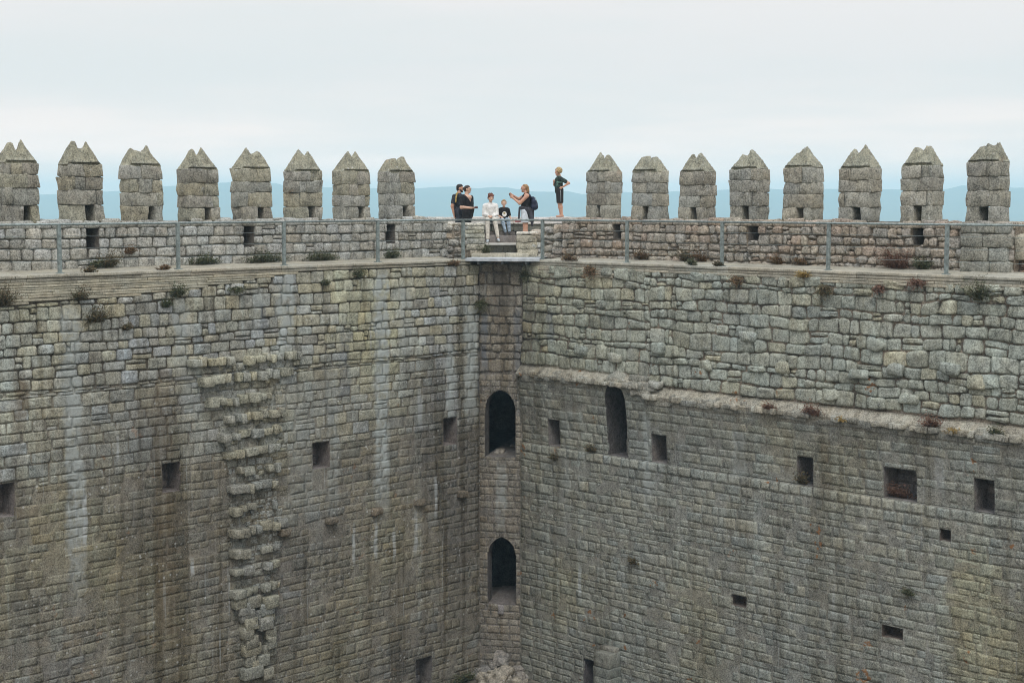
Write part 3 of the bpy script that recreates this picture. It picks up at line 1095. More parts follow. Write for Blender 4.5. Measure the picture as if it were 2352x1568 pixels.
def arch_pts(m, w, zs, rise, k=12, pointed=0.0):
    pts = []
    for i in range(k + 1):
        t = -1 + 2 * i / k
        if pointed:
            # two arcs meeting in a point
            x = abs(t)
            R = 1 + pointed
            y = math.sqrt(max(0, R * R - (x + pointed) ** 2)) / math.sqrt(R * R - pointed ** 2)
        else:
            y = math.sqrt(max(0, 1 - t * t))
        pts.append((m + t * w, zs + rise * y))
    return pts


ARCH_R = arch_pts(am, aw, azs, R_ARCH[3] - azs)


def arch_slabs(pts, z0):
    zs = pts[0][1]
    out = [(pts[0][0], pts[-1][0], z0, zs)]
    k = len(pts)
    for i in range(k // 2):
        a, b = pts[i], pts[k - 1 - i]
        a2 = pts[i + 1]
        out.append((a2[0] - (a2[0] - a[0]) * 0.3, b[0] - (a2[0] - a[0]) * 0.7, a[1], a2[1]))
    return [o for o in out if o[1] > o[0] and o[3] > o[2]]


def spandrel(mb, fr, pts, box, col, nf, off):
    """wall between an arch and the top of its box"""
    nf = nf or (lambda s, z: 0.0)
    A = [(fr.w(s, z, nf(s, z) + off), (s, z, 0)) for s, z in pts]
    B = [(fr.w(s, box[3], nf(s, box[3]) + off), (s, box[3], 0)) for s, z in pts]
    strip(mb, A, B, col)


holes_stone_R = R_WIN + R_HOLE + [R_DOOR] + arch_slabs(ARCH_R, R_ARCH[2])


def colR(s, z, c, r):
    g = mn.noise((s * 0.4, z * 0.3, 14.0))
    if g > 0.2:
        c = mixc(c, (c[0] * 1.08, c[1] * 1.02, c[2] * 0.84), min(1, (g - 0.2) * 3))
    elif g < -0.15:
        c = mixc(c, (c[0] * 0.90, c[1] * 0.93, c[2] * 0.98), min(1, (-0.15 - g) * 3))
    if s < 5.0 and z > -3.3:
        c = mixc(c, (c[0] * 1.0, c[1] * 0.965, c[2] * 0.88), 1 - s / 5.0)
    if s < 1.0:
        c = mixc(c, (c[0] * 0.82, c[1] * 0.78, c[2] * 0.74), 0.7 * (1 - s))  # colour darkens over the stretch next to the inner corner
    return c


mb = MB()
mortR, mortRl = (0.31, 0.265, 0.205), (0.228, 0.228, 0.198)


def mcol(s, z, c):
    if z > ledge_z(s) + 0.2:
        g = mn.noise((s * 2.3, z * 2.9, 40.0)) + 0.5 * mn.noise((s * 6, z * 6, 41.0))
        return mixc((0.10, 0.09, 0.075), (0.36, 0.30, 0.235), max(0, min(1, 0.36 + 1.2 * g)))
    if z > ledge_z(s) - 0.05:
        return (0.30, 0.28, 0.225)
    g = 0.5 + 0.5 * mn.noise((s * 1.1, z * 1.4, 52.0))
    return colR(s, z, mixc(mixc(mortRl, (0.2, 0.19, 0.16), 0.5), mortRl, g), None)


def offR(s, z):
    h = 0.5 + mn.noise((s * 1.7, z * 2.6, 71.0)) + 0.5 * mn.noise((s * 5, z * 7, 13.0))
    if z > ledge_z(s) + 0.2:
        return -0.010 - 0.045 * max(0, min(1, h))
    if z > Z_OFF + 0.02:
        return -0.002 - 0.015 * max(0, h - 0.5)
    if z > Z_OFF - 0.02:
        return -0.02
    return -0.001 - 0.03 * max(0, h - 0.5)



xz = [-3.10 + d for d in (0.18, 0.14, 0.09, 0.04, -0.02, -0.03)] + [-3.33 + d for d in (0.18, 0.14, 0.09, 0.04, -0.02, -0.03)] + [Z_OFF + 0.001, Z_OFF - 0.001]
for (a, b) in ((-0.04, S_STEP - 0.001), (S_STEP + 0.001, SEND)):
    base(mb, FR, a, b, ZG - 1, 0.0, mortR, nf=nR, holes=holesR, step=0.22, colf=mcol, extra_z=xz, offf=offR)
spandrel(mb, FR, ARCH_R, R_ARCH, (0.25, 0.245, 0.2), nR, -0.005)
# rubble above the ledge
for (a, b) in ((0, S_STEP), (S_STEP, SEND)):
    lz = ledge_z((a + b) / 2)
    lay(mb, FR, a, b, lz + 0.18, -0.155, (0.18, 0.34), (0.2, 0.62), PAL_R_TOP, rnd, nf=lambda s, z: 0.0, relief=(0.006, 0.066), gap=0.012, jit=0.03,
        r=0.055, wav=0.07, split=0.12, colf=colR, seed=7.0 + a, warp=0.05)
# a few stones standing well out of the rubble
for (x, y) in [(1418, 822), (1515, 800), (1720, 775), (1800, 845), (2010, 790), (1975, 858), (2185, 845), (2090, 915), (1905, 905), (2240, 880), (1335, 805), (2060, 850), (1625, 838)]:
    s, z = FR.hit(x, y)
    block(mb, FR, s - rnd.uniform(0.15, 0.26), s + rnd.uniform(0.15, 0.26), z - rnd.uniform(0.1, 0.15), z + rnd.uniform(0.1, 0.16), -0.05, rnd.uniform(0.09, 0.17),
          vary(pick(rnd, PAL_R_TOP), rnd), rnd, 0.06, 0.05)
# ledge: a course of long lip stones, rough top
for (a, b) in ((0.05, S_STEP), (S_STEP, SEND)):
    s = a
    lz = ledge_z((a + b) / 2)
    while s < b:
        w = min(rnd.uniform(0.5, 0.95), b - s)
        blocked = s < R_ARCH[1] + 0.03 and s + w > R_ARCH[0] - 0.03 and lz - 0.24 < R_ARCH[3]
        if w > 0.12 and not blocked:
            block(mb, FR, s + 0.004, s + w - 0.004, lz - 0.2 + rnd.uniform(-0.04, 0.04), lz - 0.02 + rnd.uniform(-0.03, 0.02), 0.0, LIP + rnd.uniform(-0.03, 0.01), vary((0.235, 0.233, 0.2), rnd, 0.1), rnd, 0.015, 0.018)
        s += w
    s = a
    while s < b:
        w = rnd.uniform(0.1, 0.3)
        for nn in (0.02, 0.14):
            if rnd.random() < 0.65:
                h = rnd.uniform(0.02, 0.11) * (1.25 if nn < 0.1 else 0.6)
                block(mb, FR, s, min(s + w, b), lz - 0.1, lz + h - 0.01, nn - 0.1, nn + rnd.uniform(0.12, 0.2), vary((0.29, 0.275, 0.225), rnd, 0.2), rnd, 0.02, 0.025)
        s += w
# smooth wall below the ledge, then the wall under the offset
for (a, b) in ((0, S_STEP), (S_STEP, SEND)):
    lz = ledge_z((a + b) / 2)
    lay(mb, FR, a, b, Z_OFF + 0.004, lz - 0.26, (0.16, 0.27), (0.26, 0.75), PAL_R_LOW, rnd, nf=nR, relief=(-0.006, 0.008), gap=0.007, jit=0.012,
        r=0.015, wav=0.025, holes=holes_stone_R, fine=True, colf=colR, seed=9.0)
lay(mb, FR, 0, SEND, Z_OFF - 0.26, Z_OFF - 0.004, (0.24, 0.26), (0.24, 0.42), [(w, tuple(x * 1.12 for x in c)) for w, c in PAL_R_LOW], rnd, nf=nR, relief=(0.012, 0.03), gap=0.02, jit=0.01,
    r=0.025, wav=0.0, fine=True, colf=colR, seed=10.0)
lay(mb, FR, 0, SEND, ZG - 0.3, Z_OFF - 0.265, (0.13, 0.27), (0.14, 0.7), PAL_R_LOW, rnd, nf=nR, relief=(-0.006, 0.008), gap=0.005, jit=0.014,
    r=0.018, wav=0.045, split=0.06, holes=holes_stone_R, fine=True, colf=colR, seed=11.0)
# end face of the step in the ledge
mb.quad([FR.w(S_STEP, -3.55, -0.1), FR.w(S_STEP, -3.55, LIP), FR.w(S_STEP, -3.12, LIP), FR.w(S_STEP, -2.95, -0.1)], (0.26, 0.25, 0.215))
for (x, y, w, h) in [(1470, 893, 0.34, 0.2), (1500, 880, 0.2, 0.16)]:
    s, z = FR.hit(x, y, LIP)
    block(mb, FR, s - w, s + w, z - h, z + h * 0.4, 0.0, LIP + 0.03, vary((0.27, 0.265, 0.225), rnd), rnd, 0.05, 0.05)
mb.build('wall_face', M_RIGHT, wallR)

# hood of long stones curving over the arched window, a slab beside it
mb = MB()
K = 16
hn = LIP - 0.01
inn = arch_pts(am, aw * 1.0, azs, R_ARCH[3] - azs, K)[2:-1]
oo = arch_pts(am - 0.02, aw + 0.14, azs, R_ARCH[3] - azs + 0.2, K)[2:-1]
nz = lambda i, a_: 0.05 * mn.noise((i * 0.45, a_, 5.0))
I0 = [(FR.w(s, z, nR(s, min(z, ledge_z(s) - 0.05)) - 0.01), (s, z, 0)) for s, z in inn]
I1 = [(FR.w(s, z, hn + nz(i, 0)), (s, z, 0)) for i, (s, z) in enumerate(inn)]
O1 = [(FR.w(s + nz(i, 3), z + nz(i, 4), hn - 0.03 + nz(i, 1)), (s, z, 0)) for i, (s, z) in enumerate(oo)]
O2 = [(FR.w(s + nz(i, 5), z + 0.05 + nz(i, 6), hn - 0.09), (s, z, 0)) for i, (s, z) in enumerate(oo)]
O3 = [(FR.w(s, z + 0.17, -0.02), (s, z, 0)) for s, z in oo]
hc_ = (0.25, 0.247, 0.208)
for A, B in ((I0, I1), (I1, O1), (O1, O2), (O2, O3)):
    strip(mb, A, B, hc_, sm=True)
mb.build('window_hood', M_RIGHT, wallR)
mb = MB()
s, z = am + aw + 0.62, ledge_z(0) + 0.06
block(mb, FR, s - 0.42, s + 0.42, z - 0.2, z + 0.03, -0.05, LIP + 0.02, (0.28, 0.275, 0.235), rnd, 0.03, 0.025)
block(mb, FR, s - 0.5, s + 0.1, z + 0.02, z + 0.17, -0.05, 0.13, (0.30, 0.295, 0.25), rnd, 0.03, 0.03, shear=0.05)
mb.build('ledge_slab', M_RIGHT, wallR)

# arched window recess
def arched(name, fr, pts, z0, depth, col, parent, nf=None, skew=0.0, floor_d=None, back=True, mat=None):
    nf = nf or (lambda s, z: 0.0)
    mb = MB()
    sL, sR = pts[0][0], pts[-1][0]
    zs = pts[0][1]
    out = [(sL, lerp(z0, zs, i / 6)) for i in range(7)] + list(pts[1:-1]) + [(sR, lerp(zs, z0, i / 6)) for i in range(7)]
    fl = floor_d or depth
    room = depth > 2
    layers = [0.0, 0.05, 0.10] if room else [0.0, 0.35, 0.65, 1.0]
    prev = None
    for t in layers:
        cur = [(fr.w(s + skew * t, z, lerp(nf(s, z) - 0.01, -depth, t)), (s + t * depth, z, 0)) for s, z in out]
        if prev:
            strip(mb, prev, cur, col)
        prev = cur
    if room:
        mid, hw, hw2, n0 = (sL + sR) / 2, 0.78, 1.9, -depth * 0.10
        zb_ = z0 - (2.0 if floor_d else 0.01)
        big = [(mid - hw, zb_), (mid - hw, zs + 1.6), (mid + hw, zs + 1.6), (mid + hw, zb_), (mid - hw, zb_)]
        A = [(fr.w(s, z, n0), (s, z, 0)) for s, z in big]
        B = [(fr.w(mid + (s - mid) * hw2 / hw, z, -depth), (s + 3, z, 0)) for s, z in big]
        strip(mb, A, B, col)
        # inner side of the front wall round the opening
        inner = [(s, z) for s, z in out]
        outer = []
        for s, z in inner:
            d_ = Vector((s - mid, z - (z0 + zs) / 2)).normalized()
            k_ = min(hw / max(abs(d_.x), 1e-4), 3.2 / max(abs(d_.y), 1e-4))
            outer.append((mid + d_.x * k_, max(z0 - 0.01, min(zs + 1.6, (z0 + zs) / 2 + d_.y * k_))))
        strip(mb, [(fr.w(s, z, n0), (s, z, 0)) for s, z in inner], [(fr.w(s, z, n0), (s, z, 0)) for s, z in outer], col)
        sL0, sR0 = sL, sR
        mb.quad([fr.w(mid - hw2, z0 - 2, -depth), fr.w(mid + hw2, z0 - 2, -depth), fr.w(mid + hw2, zs + 1.6, -depth), fr.w(mid - hw2, zs + 1.6, -depth)], col)
        mb.quad([fr.w(mid - hw, z0 - 0.01, n0), fr.w(mid + hw, z0 - 0.01, n0), fr.w(mid + lerp(hw, hw2, (floor_d or depth) / depth), z0 - 0.01, -(floor_d or depth)), fr.w(mid - lerp(hw, hw2, (floor_d or depth) / depth), z0 - 0.01, -(floor_d or depth))], col)
    # floor, sinking after floor_d
    A = [(fr.w(s, z0, nf(s, z0) - 0.01), (s, 0, 0)) for s in (sL, (sL + sR) / 2, sR)]
    B = [(fr.w(s + skew * fl / depth, z0 + (0.05 if floor_d else 0), -fl), (s, fl, 0)) for s in (sL, (sL + sR) / 2, sR)]
    strip(mb, A, B, tuple(x * 1.25 for x in col))
    if floor_d:
        C = [(fr.w(s, z0 - 2.0, -fl - 0.05), (s, fl, 0)) for s in (sL, (sL + sR) / 2, sR)]
        D = [(fr.w(s, z0 - 2.0, -depth), (s, fl, 0)) for s in (sL, (sL + sR) / 2, sR)]
        strip(mb, B, C, col)
    if back and not room:
        zlo = z0 - (2.0 if floor_d else 0)
        n = -depth
        mb.quad([fr.w(sL + skew, zlo, n), fr.w(sR + skew, zlo, n), fr.w(sR + skew, zs, n), fr.w(sL + skew, zs, n)], col)
        ids = [mb.vert(fr.w(s + skew, z, n), col, (s, z, 0)) for s, z in pts]
        mb.face(ids, 0, False)
    return mb, mat or M_NICHE


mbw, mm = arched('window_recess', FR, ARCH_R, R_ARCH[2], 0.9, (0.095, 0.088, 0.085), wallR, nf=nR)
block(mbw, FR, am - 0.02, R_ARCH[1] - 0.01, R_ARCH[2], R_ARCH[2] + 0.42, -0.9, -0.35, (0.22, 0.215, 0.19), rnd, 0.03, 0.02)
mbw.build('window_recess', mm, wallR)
NR_ = (0.19, 0.175, 0.165)
for r_ in R_WIN:
    niche('window_recess', FR, *r_, 0.55 if r_[1] - r_[0] < 0.9 else 0.8, M_NICHE, NR_, wallR, nf=nR, rnd=rnd)
for r_ in R_HOLE:
    niche('putlog_hole', FR, *r_, 0.35, M_NICHE, (0.15, 0.12, 0.10), wallR, nf=nR, rnd=rnd)
niche('doorway_recess', FR, *R_DOOR, 0.5, M_NICHE, (0.16, 0.15, 0.155), wallR, nf=nR, rnd=rnd)
# stump of a pier beside the lower doorway
mb = MB()
sa, zt = FR.hit(1368, 1492, 0.4)
sb = FR.hit(1406, 1492, 0.4)[0]
z = zt
while z > ZG - 0.2:
    h = rnd.uniform(0.26, 0.4)
    block(mb, FR, sa + rnd.uniform(-0.02, 0.02), sb + rnd.uniform(-0.02, 0.02), z - h + 0.006, z, -0.05, 0.5 + rnd.uniform(-0.02, 0.02), tuple(x * 0.85 for x in vary(pick(rnd, PAL_R_LOW), rnd, 0.08)), rnd, 0.018, 0.012)
    z -= h
block(mb, FR, sa + 0.03, sb - 0.04, zt - 0.05, zt + 0.10, -0.05, 0.26, (0.22, 0.21, 0.175), rnd, 0.03, 0.03)
o = mb.build('pier_stump', M_RIGHT, wallR)

# thin courses under the right walk
mb = MB()
for k in range(4):
    z = -0.155 - k * 0.065
    s = 0.3
    while s < SEND:
        w = rnd.uniform(0.5, 1.2)
        sA, sB = s_of(FR, 1440, 620), s_of(FR, 1720, 620)
        ok = (s + w < sA) or (k < 2 and (s > sB or k < 1))
        if ok and s + w < SEND:
            block(mb, FR, s, s + w - 0.008, z - 0.06, z, -0.12, 0.02 + rnd.uniform(0, 0.02), vary((0.36, 0.335, 0.265), rnd, 0.13), rnd, 0.008, 0.006)
        s += w
mb.build('levelling_courses', M_PAVE, wallR)
walkway(FR, wallR, 0.35, SEND, (0.36, 0.34, 0.275))
parapet(FR, wallR, SPR, SPR_END, ZP, R_OPEN, PAL_PR, True, (0.20, 0.165, 0.125), 15.0)
# lower end of the parapet beyond the last merlon
mb = MB()
base(mb, FR, SPR_END, SEND, -0.1, 0.55, (0.2, 0.15, 0.12), nf=lambda s, z: -WALK - 0.25, off=-0.02)
lay(mb, FR, SPR_END, SEND, -0.06, 0.5, (0.16, 0.24), (0.2, 0.42), [(2, (0.25, 0.18, 0.14)), (1, (0.28, 0.24, 0.19))], rnd, nf=lambda s, z: -WALK - 0.25, relief=(0.02, 0.06), gap=0.03, jit=0.025, r=0.05, wav=0.03)
s = SPR_END
while s < SEND:
    w = rnd.uniform(0.3, 0.5)
    block(mb, FR, s, min(s + w, SEND), 0.44, 0.58 + rnd.uniform(-0.04, 0.04), -WALK - 0.9, -WALK - 0.2, vary((0.27, 0.2, 0.155), rnd), rnd, 0.04, 0.03)
    s += w
block(mb, FR, SPR_END - 0.02, SPR_END + 0.18, 0.3, 0.86, -WALK - 0.6, -WALK - 0.02, (0.31, 0.29, 0.23), rnd, 0.04, 0.03)
mb.build('low_parapet', M_PARAPET, wallR)
for i, (pl, pr, yc, prof) in enumerate(CAPS_R):
    sa = s_of(FR, pl, 450, -WALK)
    sb = s_of(FR, pr, 450, -WALK - MT)
    dep = FR.w(sa, 0, -WALK)[1]
    zc = EYE + ray(pl, yc).z / ray(pl, yc).y * dep
    sc_ = SCP * dep / 36.0
    merlon(FR, wallR, sa, sb, ZP - 0.05 + rnd.uniform(-0.01, 0.01), zc, [(x, h * sc_ * 1.03) for x, h in prof], 0.55, PAL_MR, CAPR, False)
# the broad pier carrying the last merlon
mb = MB()
sa = s_of(FR, 2212, 550, -WALK); sb = SPR_END - 0.03
z = 0.0
for h in (0.26, 0.31, 0.3, 0.24):
    x = sa
    while x < sb - 0.1:
        w = min(rnd.uniform(0.45, 0.9), sb - x)
        block(mb, FR, x + 0.004, x + w - 0.004, z + 0.004, z + h - 0.004, -WALK - 0.4, -WALK + 0.13 + rnd.uniform(-0.01, 0.015), vary((0.245, 0.242, 0.205), rnd, 0.08), rnd, 0.03, 0.02)
        x += w
    z += h
mb.build('pier', M_STONE, wallR)

# ================================================================== CORNER TOWER
tower = empty('corner_tower', FC.w(CW / 2, ZG), 'narrow corner tower face with two dark arched doorways, one above the other', 'tower')
D_UP = px_rect(FC, 1114, 1184, 896, 1049)
D_LO = px_rect(FC, 1120, 1185, 1233, 1387)
UP = arch_pts((D_UP[0] + D_UP[1]) / 2, (D_UP[1] - D_UP[0]) / 2, D_UP[3] - 0.52, 0.52, 14, pointed=0.18)
LO = arch_pts((D_LO[0] + D_LO[1]) / 2, (D_LO[1] - D_LO[0]) / 2, D_LO[3] - 0.52, 0.52, 14, pointed=0.35)
mb = MB()
E = 0.0
mc = (0.165, 0.15, 0.13)
base(mb, FC, 0, CW, ZG - 1, -0.1, mc, holes=[D_UP, D_LO], step=0.3, offf=lambda s, z: -0.03 if z > -3.2 else -0.004)
spandrel(mb, FC, UP, D_UP, (0.22, 0.2, 0.17), None, -0.01)
spandrel(mb, FC, LO, D_LO, (0.21, 0.19, 0.16), None, -0.01)
hs = arch_slabs(UP, D_UP[2]) + arch_slabs(LO, D_LO[2])
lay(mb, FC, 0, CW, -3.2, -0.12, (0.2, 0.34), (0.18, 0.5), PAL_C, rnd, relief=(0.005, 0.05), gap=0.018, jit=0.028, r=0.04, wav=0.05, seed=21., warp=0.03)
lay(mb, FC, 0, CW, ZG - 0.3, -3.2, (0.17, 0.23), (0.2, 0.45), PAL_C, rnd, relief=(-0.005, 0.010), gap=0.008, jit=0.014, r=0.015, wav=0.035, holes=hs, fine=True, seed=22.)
mb.build('wall_face', M_TOWER, tower)
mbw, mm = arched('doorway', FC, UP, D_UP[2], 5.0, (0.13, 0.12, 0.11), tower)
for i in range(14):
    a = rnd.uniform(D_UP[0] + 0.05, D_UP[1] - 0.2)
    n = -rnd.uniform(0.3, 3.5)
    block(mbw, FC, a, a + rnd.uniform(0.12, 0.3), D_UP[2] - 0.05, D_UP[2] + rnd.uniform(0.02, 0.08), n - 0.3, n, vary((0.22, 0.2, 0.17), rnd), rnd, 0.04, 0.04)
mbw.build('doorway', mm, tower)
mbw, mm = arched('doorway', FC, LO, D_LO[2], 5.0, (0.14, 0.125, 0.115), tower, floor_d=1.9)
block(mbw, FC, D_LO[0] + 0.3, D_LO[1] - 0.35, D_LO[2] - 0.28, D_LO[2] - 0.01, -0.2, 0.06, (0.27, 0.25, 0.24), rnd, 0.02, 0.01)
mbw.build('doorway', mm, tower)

# terrace above the corner: floor, bench wall, rim, wings, steps
class Box(Frame):
    pass
FX = Frame((0, 0), (1, 0), (0, -1))     # s = X, n = -Y
TX0, TX1 = -3.3, 2.9


def xblock(mb, x0, x1, y0, y1, z0, z1, col, bev=0.03, rough=0.02, **k):
    block(mb, FX, x0, x1, z0, z1, -y1, -y0, col, rnd, bev, rough, **k)


mb = MB()
pts = [(-2.2, 43.4), (-0.83, 43.1), (0.16, 43.1), (1.9, 43.3), (3.4, 46.2), (-3.9, 46.2)]
ids = [mb.vert((x, y, 0.355), (0.33, 0.31, 0.26), (x, y, 0)) for x, y in pts]
mb.face(ids, 0, False)
mb.build('terrace_floor', M_PAVE, tower)
XA, XB = at_depth(1112, 550, 42.95).x, at_depth(1187, 550, 42.95).x
XWL, XWR = at_depth(1028, 550, 43.1).x, at_depth(1292, 550, 43.0).x
# left wing: courses of rough stone, long slabs near the jamb
mb = MB()
xblock(mb, XWL + 0.05, XA - 0.03, 43.03, 43.65, 0.0, 0.93, (0.24, 0.21, 0.17), 0.02, 0.0)
lay(mb, FX, XWL - 0.05, XA - 0.42, -0.05, 0.93, (0.17, 0.25), (0.2, 0.42), PAL_PR[:2] + PAL_PL[:2], rnd, nf=lambda s, z: -43.02, relief=(0.03, 0.09), gap=0.03, jit=0.03, r=0.06, wav=0.03, split=0.2, warp=0.03)
z = 0.02
for h, c in ((0.2, (0.33, 0.3, 0.24)), (0.17, (0.36, 0.34, 0.27)), (0.16, (0.31, 0.3, 0.25)), (0.13, (0.38, 0.37, 0.3)), (0.11, (0.35, 0.33, 0.25)), (0.1, (0.4, 0.39, 0.32)), (0.08, (0.42, 0.4, 0.33))):
    xblock(mb, XA - 0.5 + rnd.uniform(-0.1, 0.1), XA + rnd.uniform(-0.01, 0.01), 42.95, 43.67, z, z + h - 0.006, vary(c, rnd, 0.06), 0.02, 0.02)
    z += h
x = XWL - 0.3
while x < XA:
    w = min(rnd.uniform(0.35, 0.6), XA - x)
    if w > 0.1:
        xblock(mb, x, x + w - 0.01, 43.0, 43.75, 0.9, 0.985 + rnd.uniform(-0.02, 0.02), vary((0.42, 0.4, 0.34), rnd, 0.08), 0.03, 0.025)
    x += w
mb.build('wing_wall', M_PARAPET, tower)
# right wing: lower, crumbling, capped by a pale slab at the jamb
mb = MB()
ztop = lambda x: lerp(0.72, 0.98, max(0, min(1, (x - XB - 0.5) / (XWR - XB - 0.7))))
xblock(mb, XB + 0.04, XWR + 0.05, 42.88, 43.4, 0.0, 0.7, (0.25, 0.22, 0.17), 0.02, 0.0)
z = 0.0
for h, c in ((0.24, (0.36, 0.34, 0.27)), (0.2, (0.34, 0.32, 0.25)), (0.2, (0.33, 0.31, 0.25)), (0.09, (0.47, 0.45, 0.39))):
    xblock(mb, XB, XB + 0.5 + rnd.uniform(-0.12, 0.1), 42.78, 43.45, z, z + h - 0.005, vary(c, rnd, 0.05), 0.025, 0.03)
    z += h
x = XB + 0.4
while x < XWR + 0.1:
    w = rnd.uniform(0.22, 0.4)
    z = -0.02
    while z < ztop(x) - 0.05:
        h = rnd.uniform(0.13, 0.24)
        xblock(mb, x + rnd.uniform(-0.05, 0.02), x + w, 42.76 + rnd.uniform(-0.03, 0.07), 43.4, z, min(z + h - 0.01, ztop(x) + 0.03), vary(pick(rnd, PAL_PR + PAL_PL[:1]), rnd), 0.06, 0.06)
        z += h
    x += w
mb.build('wing_wall', M_PARAPET, tower)
# steps between the wings
for (y0, y1, z0, z1, xa, xb, c) in [(42.65, 43.5, -0.02, 0.14, XA - 0.35, XB + 0.35, (0.40, 0.37, 0.29)), (43.48, 43.8, 0.1, 0.37, XA - 0.02, XB - 0.02, (0.37, 0.37, 0.33)), (45.78, 45.97, 0.3, 0.57, XA - 0.3, XB + 0.02, (0.22, 0.2, 0.185))]:
    mb = MB()
    xs = [xa, lerp(xa, xb, rnd.uniform(0.4, 0.65)), xb]
    for a, b in zip(xs[:-1], xs[1:]):
        xblock(mb, a, b - 0.006, y0, y1, z0, z1 + rnd.uniform(-0.006, 0.006), vary(c, rnd, 0.07), 0.02, 0.02)
    mb.build('step', M_PAVE, tower)
# bench wall and rim behind it
mb = MB()
x = TX0
while x < TX1:
    w = rnd.uniform(0.4, 0.7)
    xblock(mb, x, x + w - 0.008, 46.0, 46.7, 0.3, 0.68, vary((0.17, 0.155, 0.14), rnd, 0.12), 0.03, 0.02)
    x += w
x = TX0
while x < TX1:
    w = rnd.uniform(0.5, 0.9)
    xblock(mb, x, x + w - 0.008, 46.0, 46.7, 0.68, 0.9, vary((0.2, 0.2, 0.17), rnd, 0.12), 0.03, 0.02)
    xblock(mb, x, x + w - 0.008, 45.93, 46.72, 0.9, 0.955, vary((0.46, 0.44, 0.40), rnd, 0.05), 0.015, 0.01)
    x += w
mb.build('bench', M_PAVE, tower)
mb = MB()
x = TX0
while x < TX1:
    w = rnd.uniform(0.5, 0.9)
    xblock(mb, x, x + w - 0.008, 46.73, 47.5, 0.2, 1.1 + rnd.uniform(-0.008, 0.008), vary((0.48, 0.45, 0.41), rnd, 0.05), 0.02, 0.012)
    x += w
mb.build('rim_wall', M_PAVE, tower)
# body of the tower behind (keeps light out of the doorways)
mb = MB()
for (a, b) in (((-7, 49.5), (7, 49.5)), ((-7, 49.5), (-3.4, 46.0)), ((7, 49.5), (3.2, 46.0))):
    mb.quad([(a[0], a[1], -13), (b[0], b[1], -13), (b[0], b[1], 0.3), (a[0], a[1], 0.3)], (0.3, 0.28, 0.23))
mb.quad([(-3.4, 46, 0.3), (-7, 49.5, 0.3), (7, 49.5, 0.3), (3.2, 46, 0.3)], (0.3, 0.28, 0.23))
mb.quad([(LA[0], LA[1], -0.16), (RA[0], RA[1], -0.16), (1.6, 43.6, -0.16), (-2.0, 43.8, -0.16)], (0.3, 0.28, 0.23))
mb.quad([(-1.3, 42.5, -0.03), (0.7, 42.3, -0.03), (1.6, 43.6, -0.03), (-2.0, 43.8, -0.03)], (0.36, 0.34, 0.28))
mb.build('tower_body', M_TOWER, tower)

# ================================================================== steel platform and railings
def tube(mb, a, b, r, seg=10, col=(0.3, 0.3, 0.3), caps=True):
    a, b = Vector(a), Vector(b)
    d = (b - a).normalized()
    u = d.orthogonal().normalized()
    v = d.cross(u)
    A, B = [], []
    for i in range(seg):
        t = 2 * PI * i / seg
        o = u * math.cos(t) * r + v * math.sin(t) * r
        A.append(mb.vert(a + o, col)); B.append(mb.vert(b + o, col))
    for i in range(seg):
        j = (i + 1) % seg
        mb.face((A[i], A[j], B[j], B[i]))
    if caps:
        mb.face(A[::-1], 0, False); mb.face(B, 0, False)


def boxm(mb, c, x, y, hx, hy, z0, z1, col=(0.3, 0.3, 0.3)):
    c, x, y = Vector(c), Vector(x), Vector(y)
    P = []
    for z in (z0, z1):
        for sx, sy in ((-1, -1), (1, -1), (1, 1), (-1, 1)):
            p = c + x * sx * hx + y * sy * hy
            P.append(mb.vert((p.x, p.y, z), col))
    for q in ((0, 3, 2, 1), (4, 5, 6, 7), (0, 1, 5, 4), (1, 2, 6, 5), (2, 3, 7, 6), (3, 0, 4, 7)):
        mb.face([P[i] for i in q], 0, False)


PL, PR = Vector(FL.w(s_of(FL, 1068, 597, 0.02), 0, 0.02)), Vector(FR.w(s_of(FR, 1240, 597, 0.02), 0, 0.02))
plat = empty('metal_platform', (0, 41.6, 0), 'pale steel plate bridging the inner corner below the steps', 'platform')
mb = MB()
d = (PR - PL).normalized(); up_n = Vector((-d.y, d.x, 0))
kk = 14
for (zt, zb, inset) in ((0.03, -0.045, 0.0),):
    A = [PL.lerp(PR, i / kk) + up_n * (-0.05 - 0.10 * math.sin(PI * i / kk)) for i in range(kk + 1)]
    B = [PL.lerp(PR, i / kk) + up_n * 1.5 for i in range(kk + 1)]
    for (X, Y, za, zb_) in ((A, B, zt, zt), (A, B, zb, zb), (A, A, zb, zt)):
        strip(mb, [((p.x, p.y, za), (0, 0, 0)) for p in X], [((p.x, p.y, zb_), (0, 0, 0)) for p in Y], (0.5, 0.5, 0.5))
mb.build('deck_plate', M_PLATE, plat)
mb = MB()
for t in (0.18, 0.5, 0.82):
    p = PL.lerp(PR, t)
    boxm(mb, p + up_n * 0.5, d, up_n, 0.03, 0.52, -0.13, -0.046)
mb.build('support_beam', M_METAL_DARK, plat)


def railing(fr, pxs, label, s_extra, right):
    ss = [s_of(fr, px, py, -0.06) for px, py in pxs] + s_extra
    ss.sort()
    root = empty('railing', fr.w(ss[0], 0, -0.06), label, 'railing', 'steel railings along the wall walk')
    for s in ss:
        mb = MB()
        boxm(mb, fr.w(s, 0, -0.06), fr.d, fr.n, 0.040, 0.03, -0.02, 1.06)
        boxm(mb, fr.w(s, 0, -0.06), fr.d, fr.n, 0.075, 0.06, -0.002, 0.022)
        mb.build('post', M_METAL, root)
    mb = MB()
    tube(mb, fr.w(ss[0] - 0.03, 1.075, -0.06), fr.w(ss[-1] + 0.03, 1.075, -0.06), 0.026)
    mb.build('handrail', M_METAL, root)
    for z in (0.28, 0.55, 0.82):
        mb = MB()
        tube(mb, fr.w(ss[0], z, -0.06), fr.w(ss[-1], z, -0.06), 0.0035, 5)
        mb.build('wire', M_METAL, root)
    return ss, root


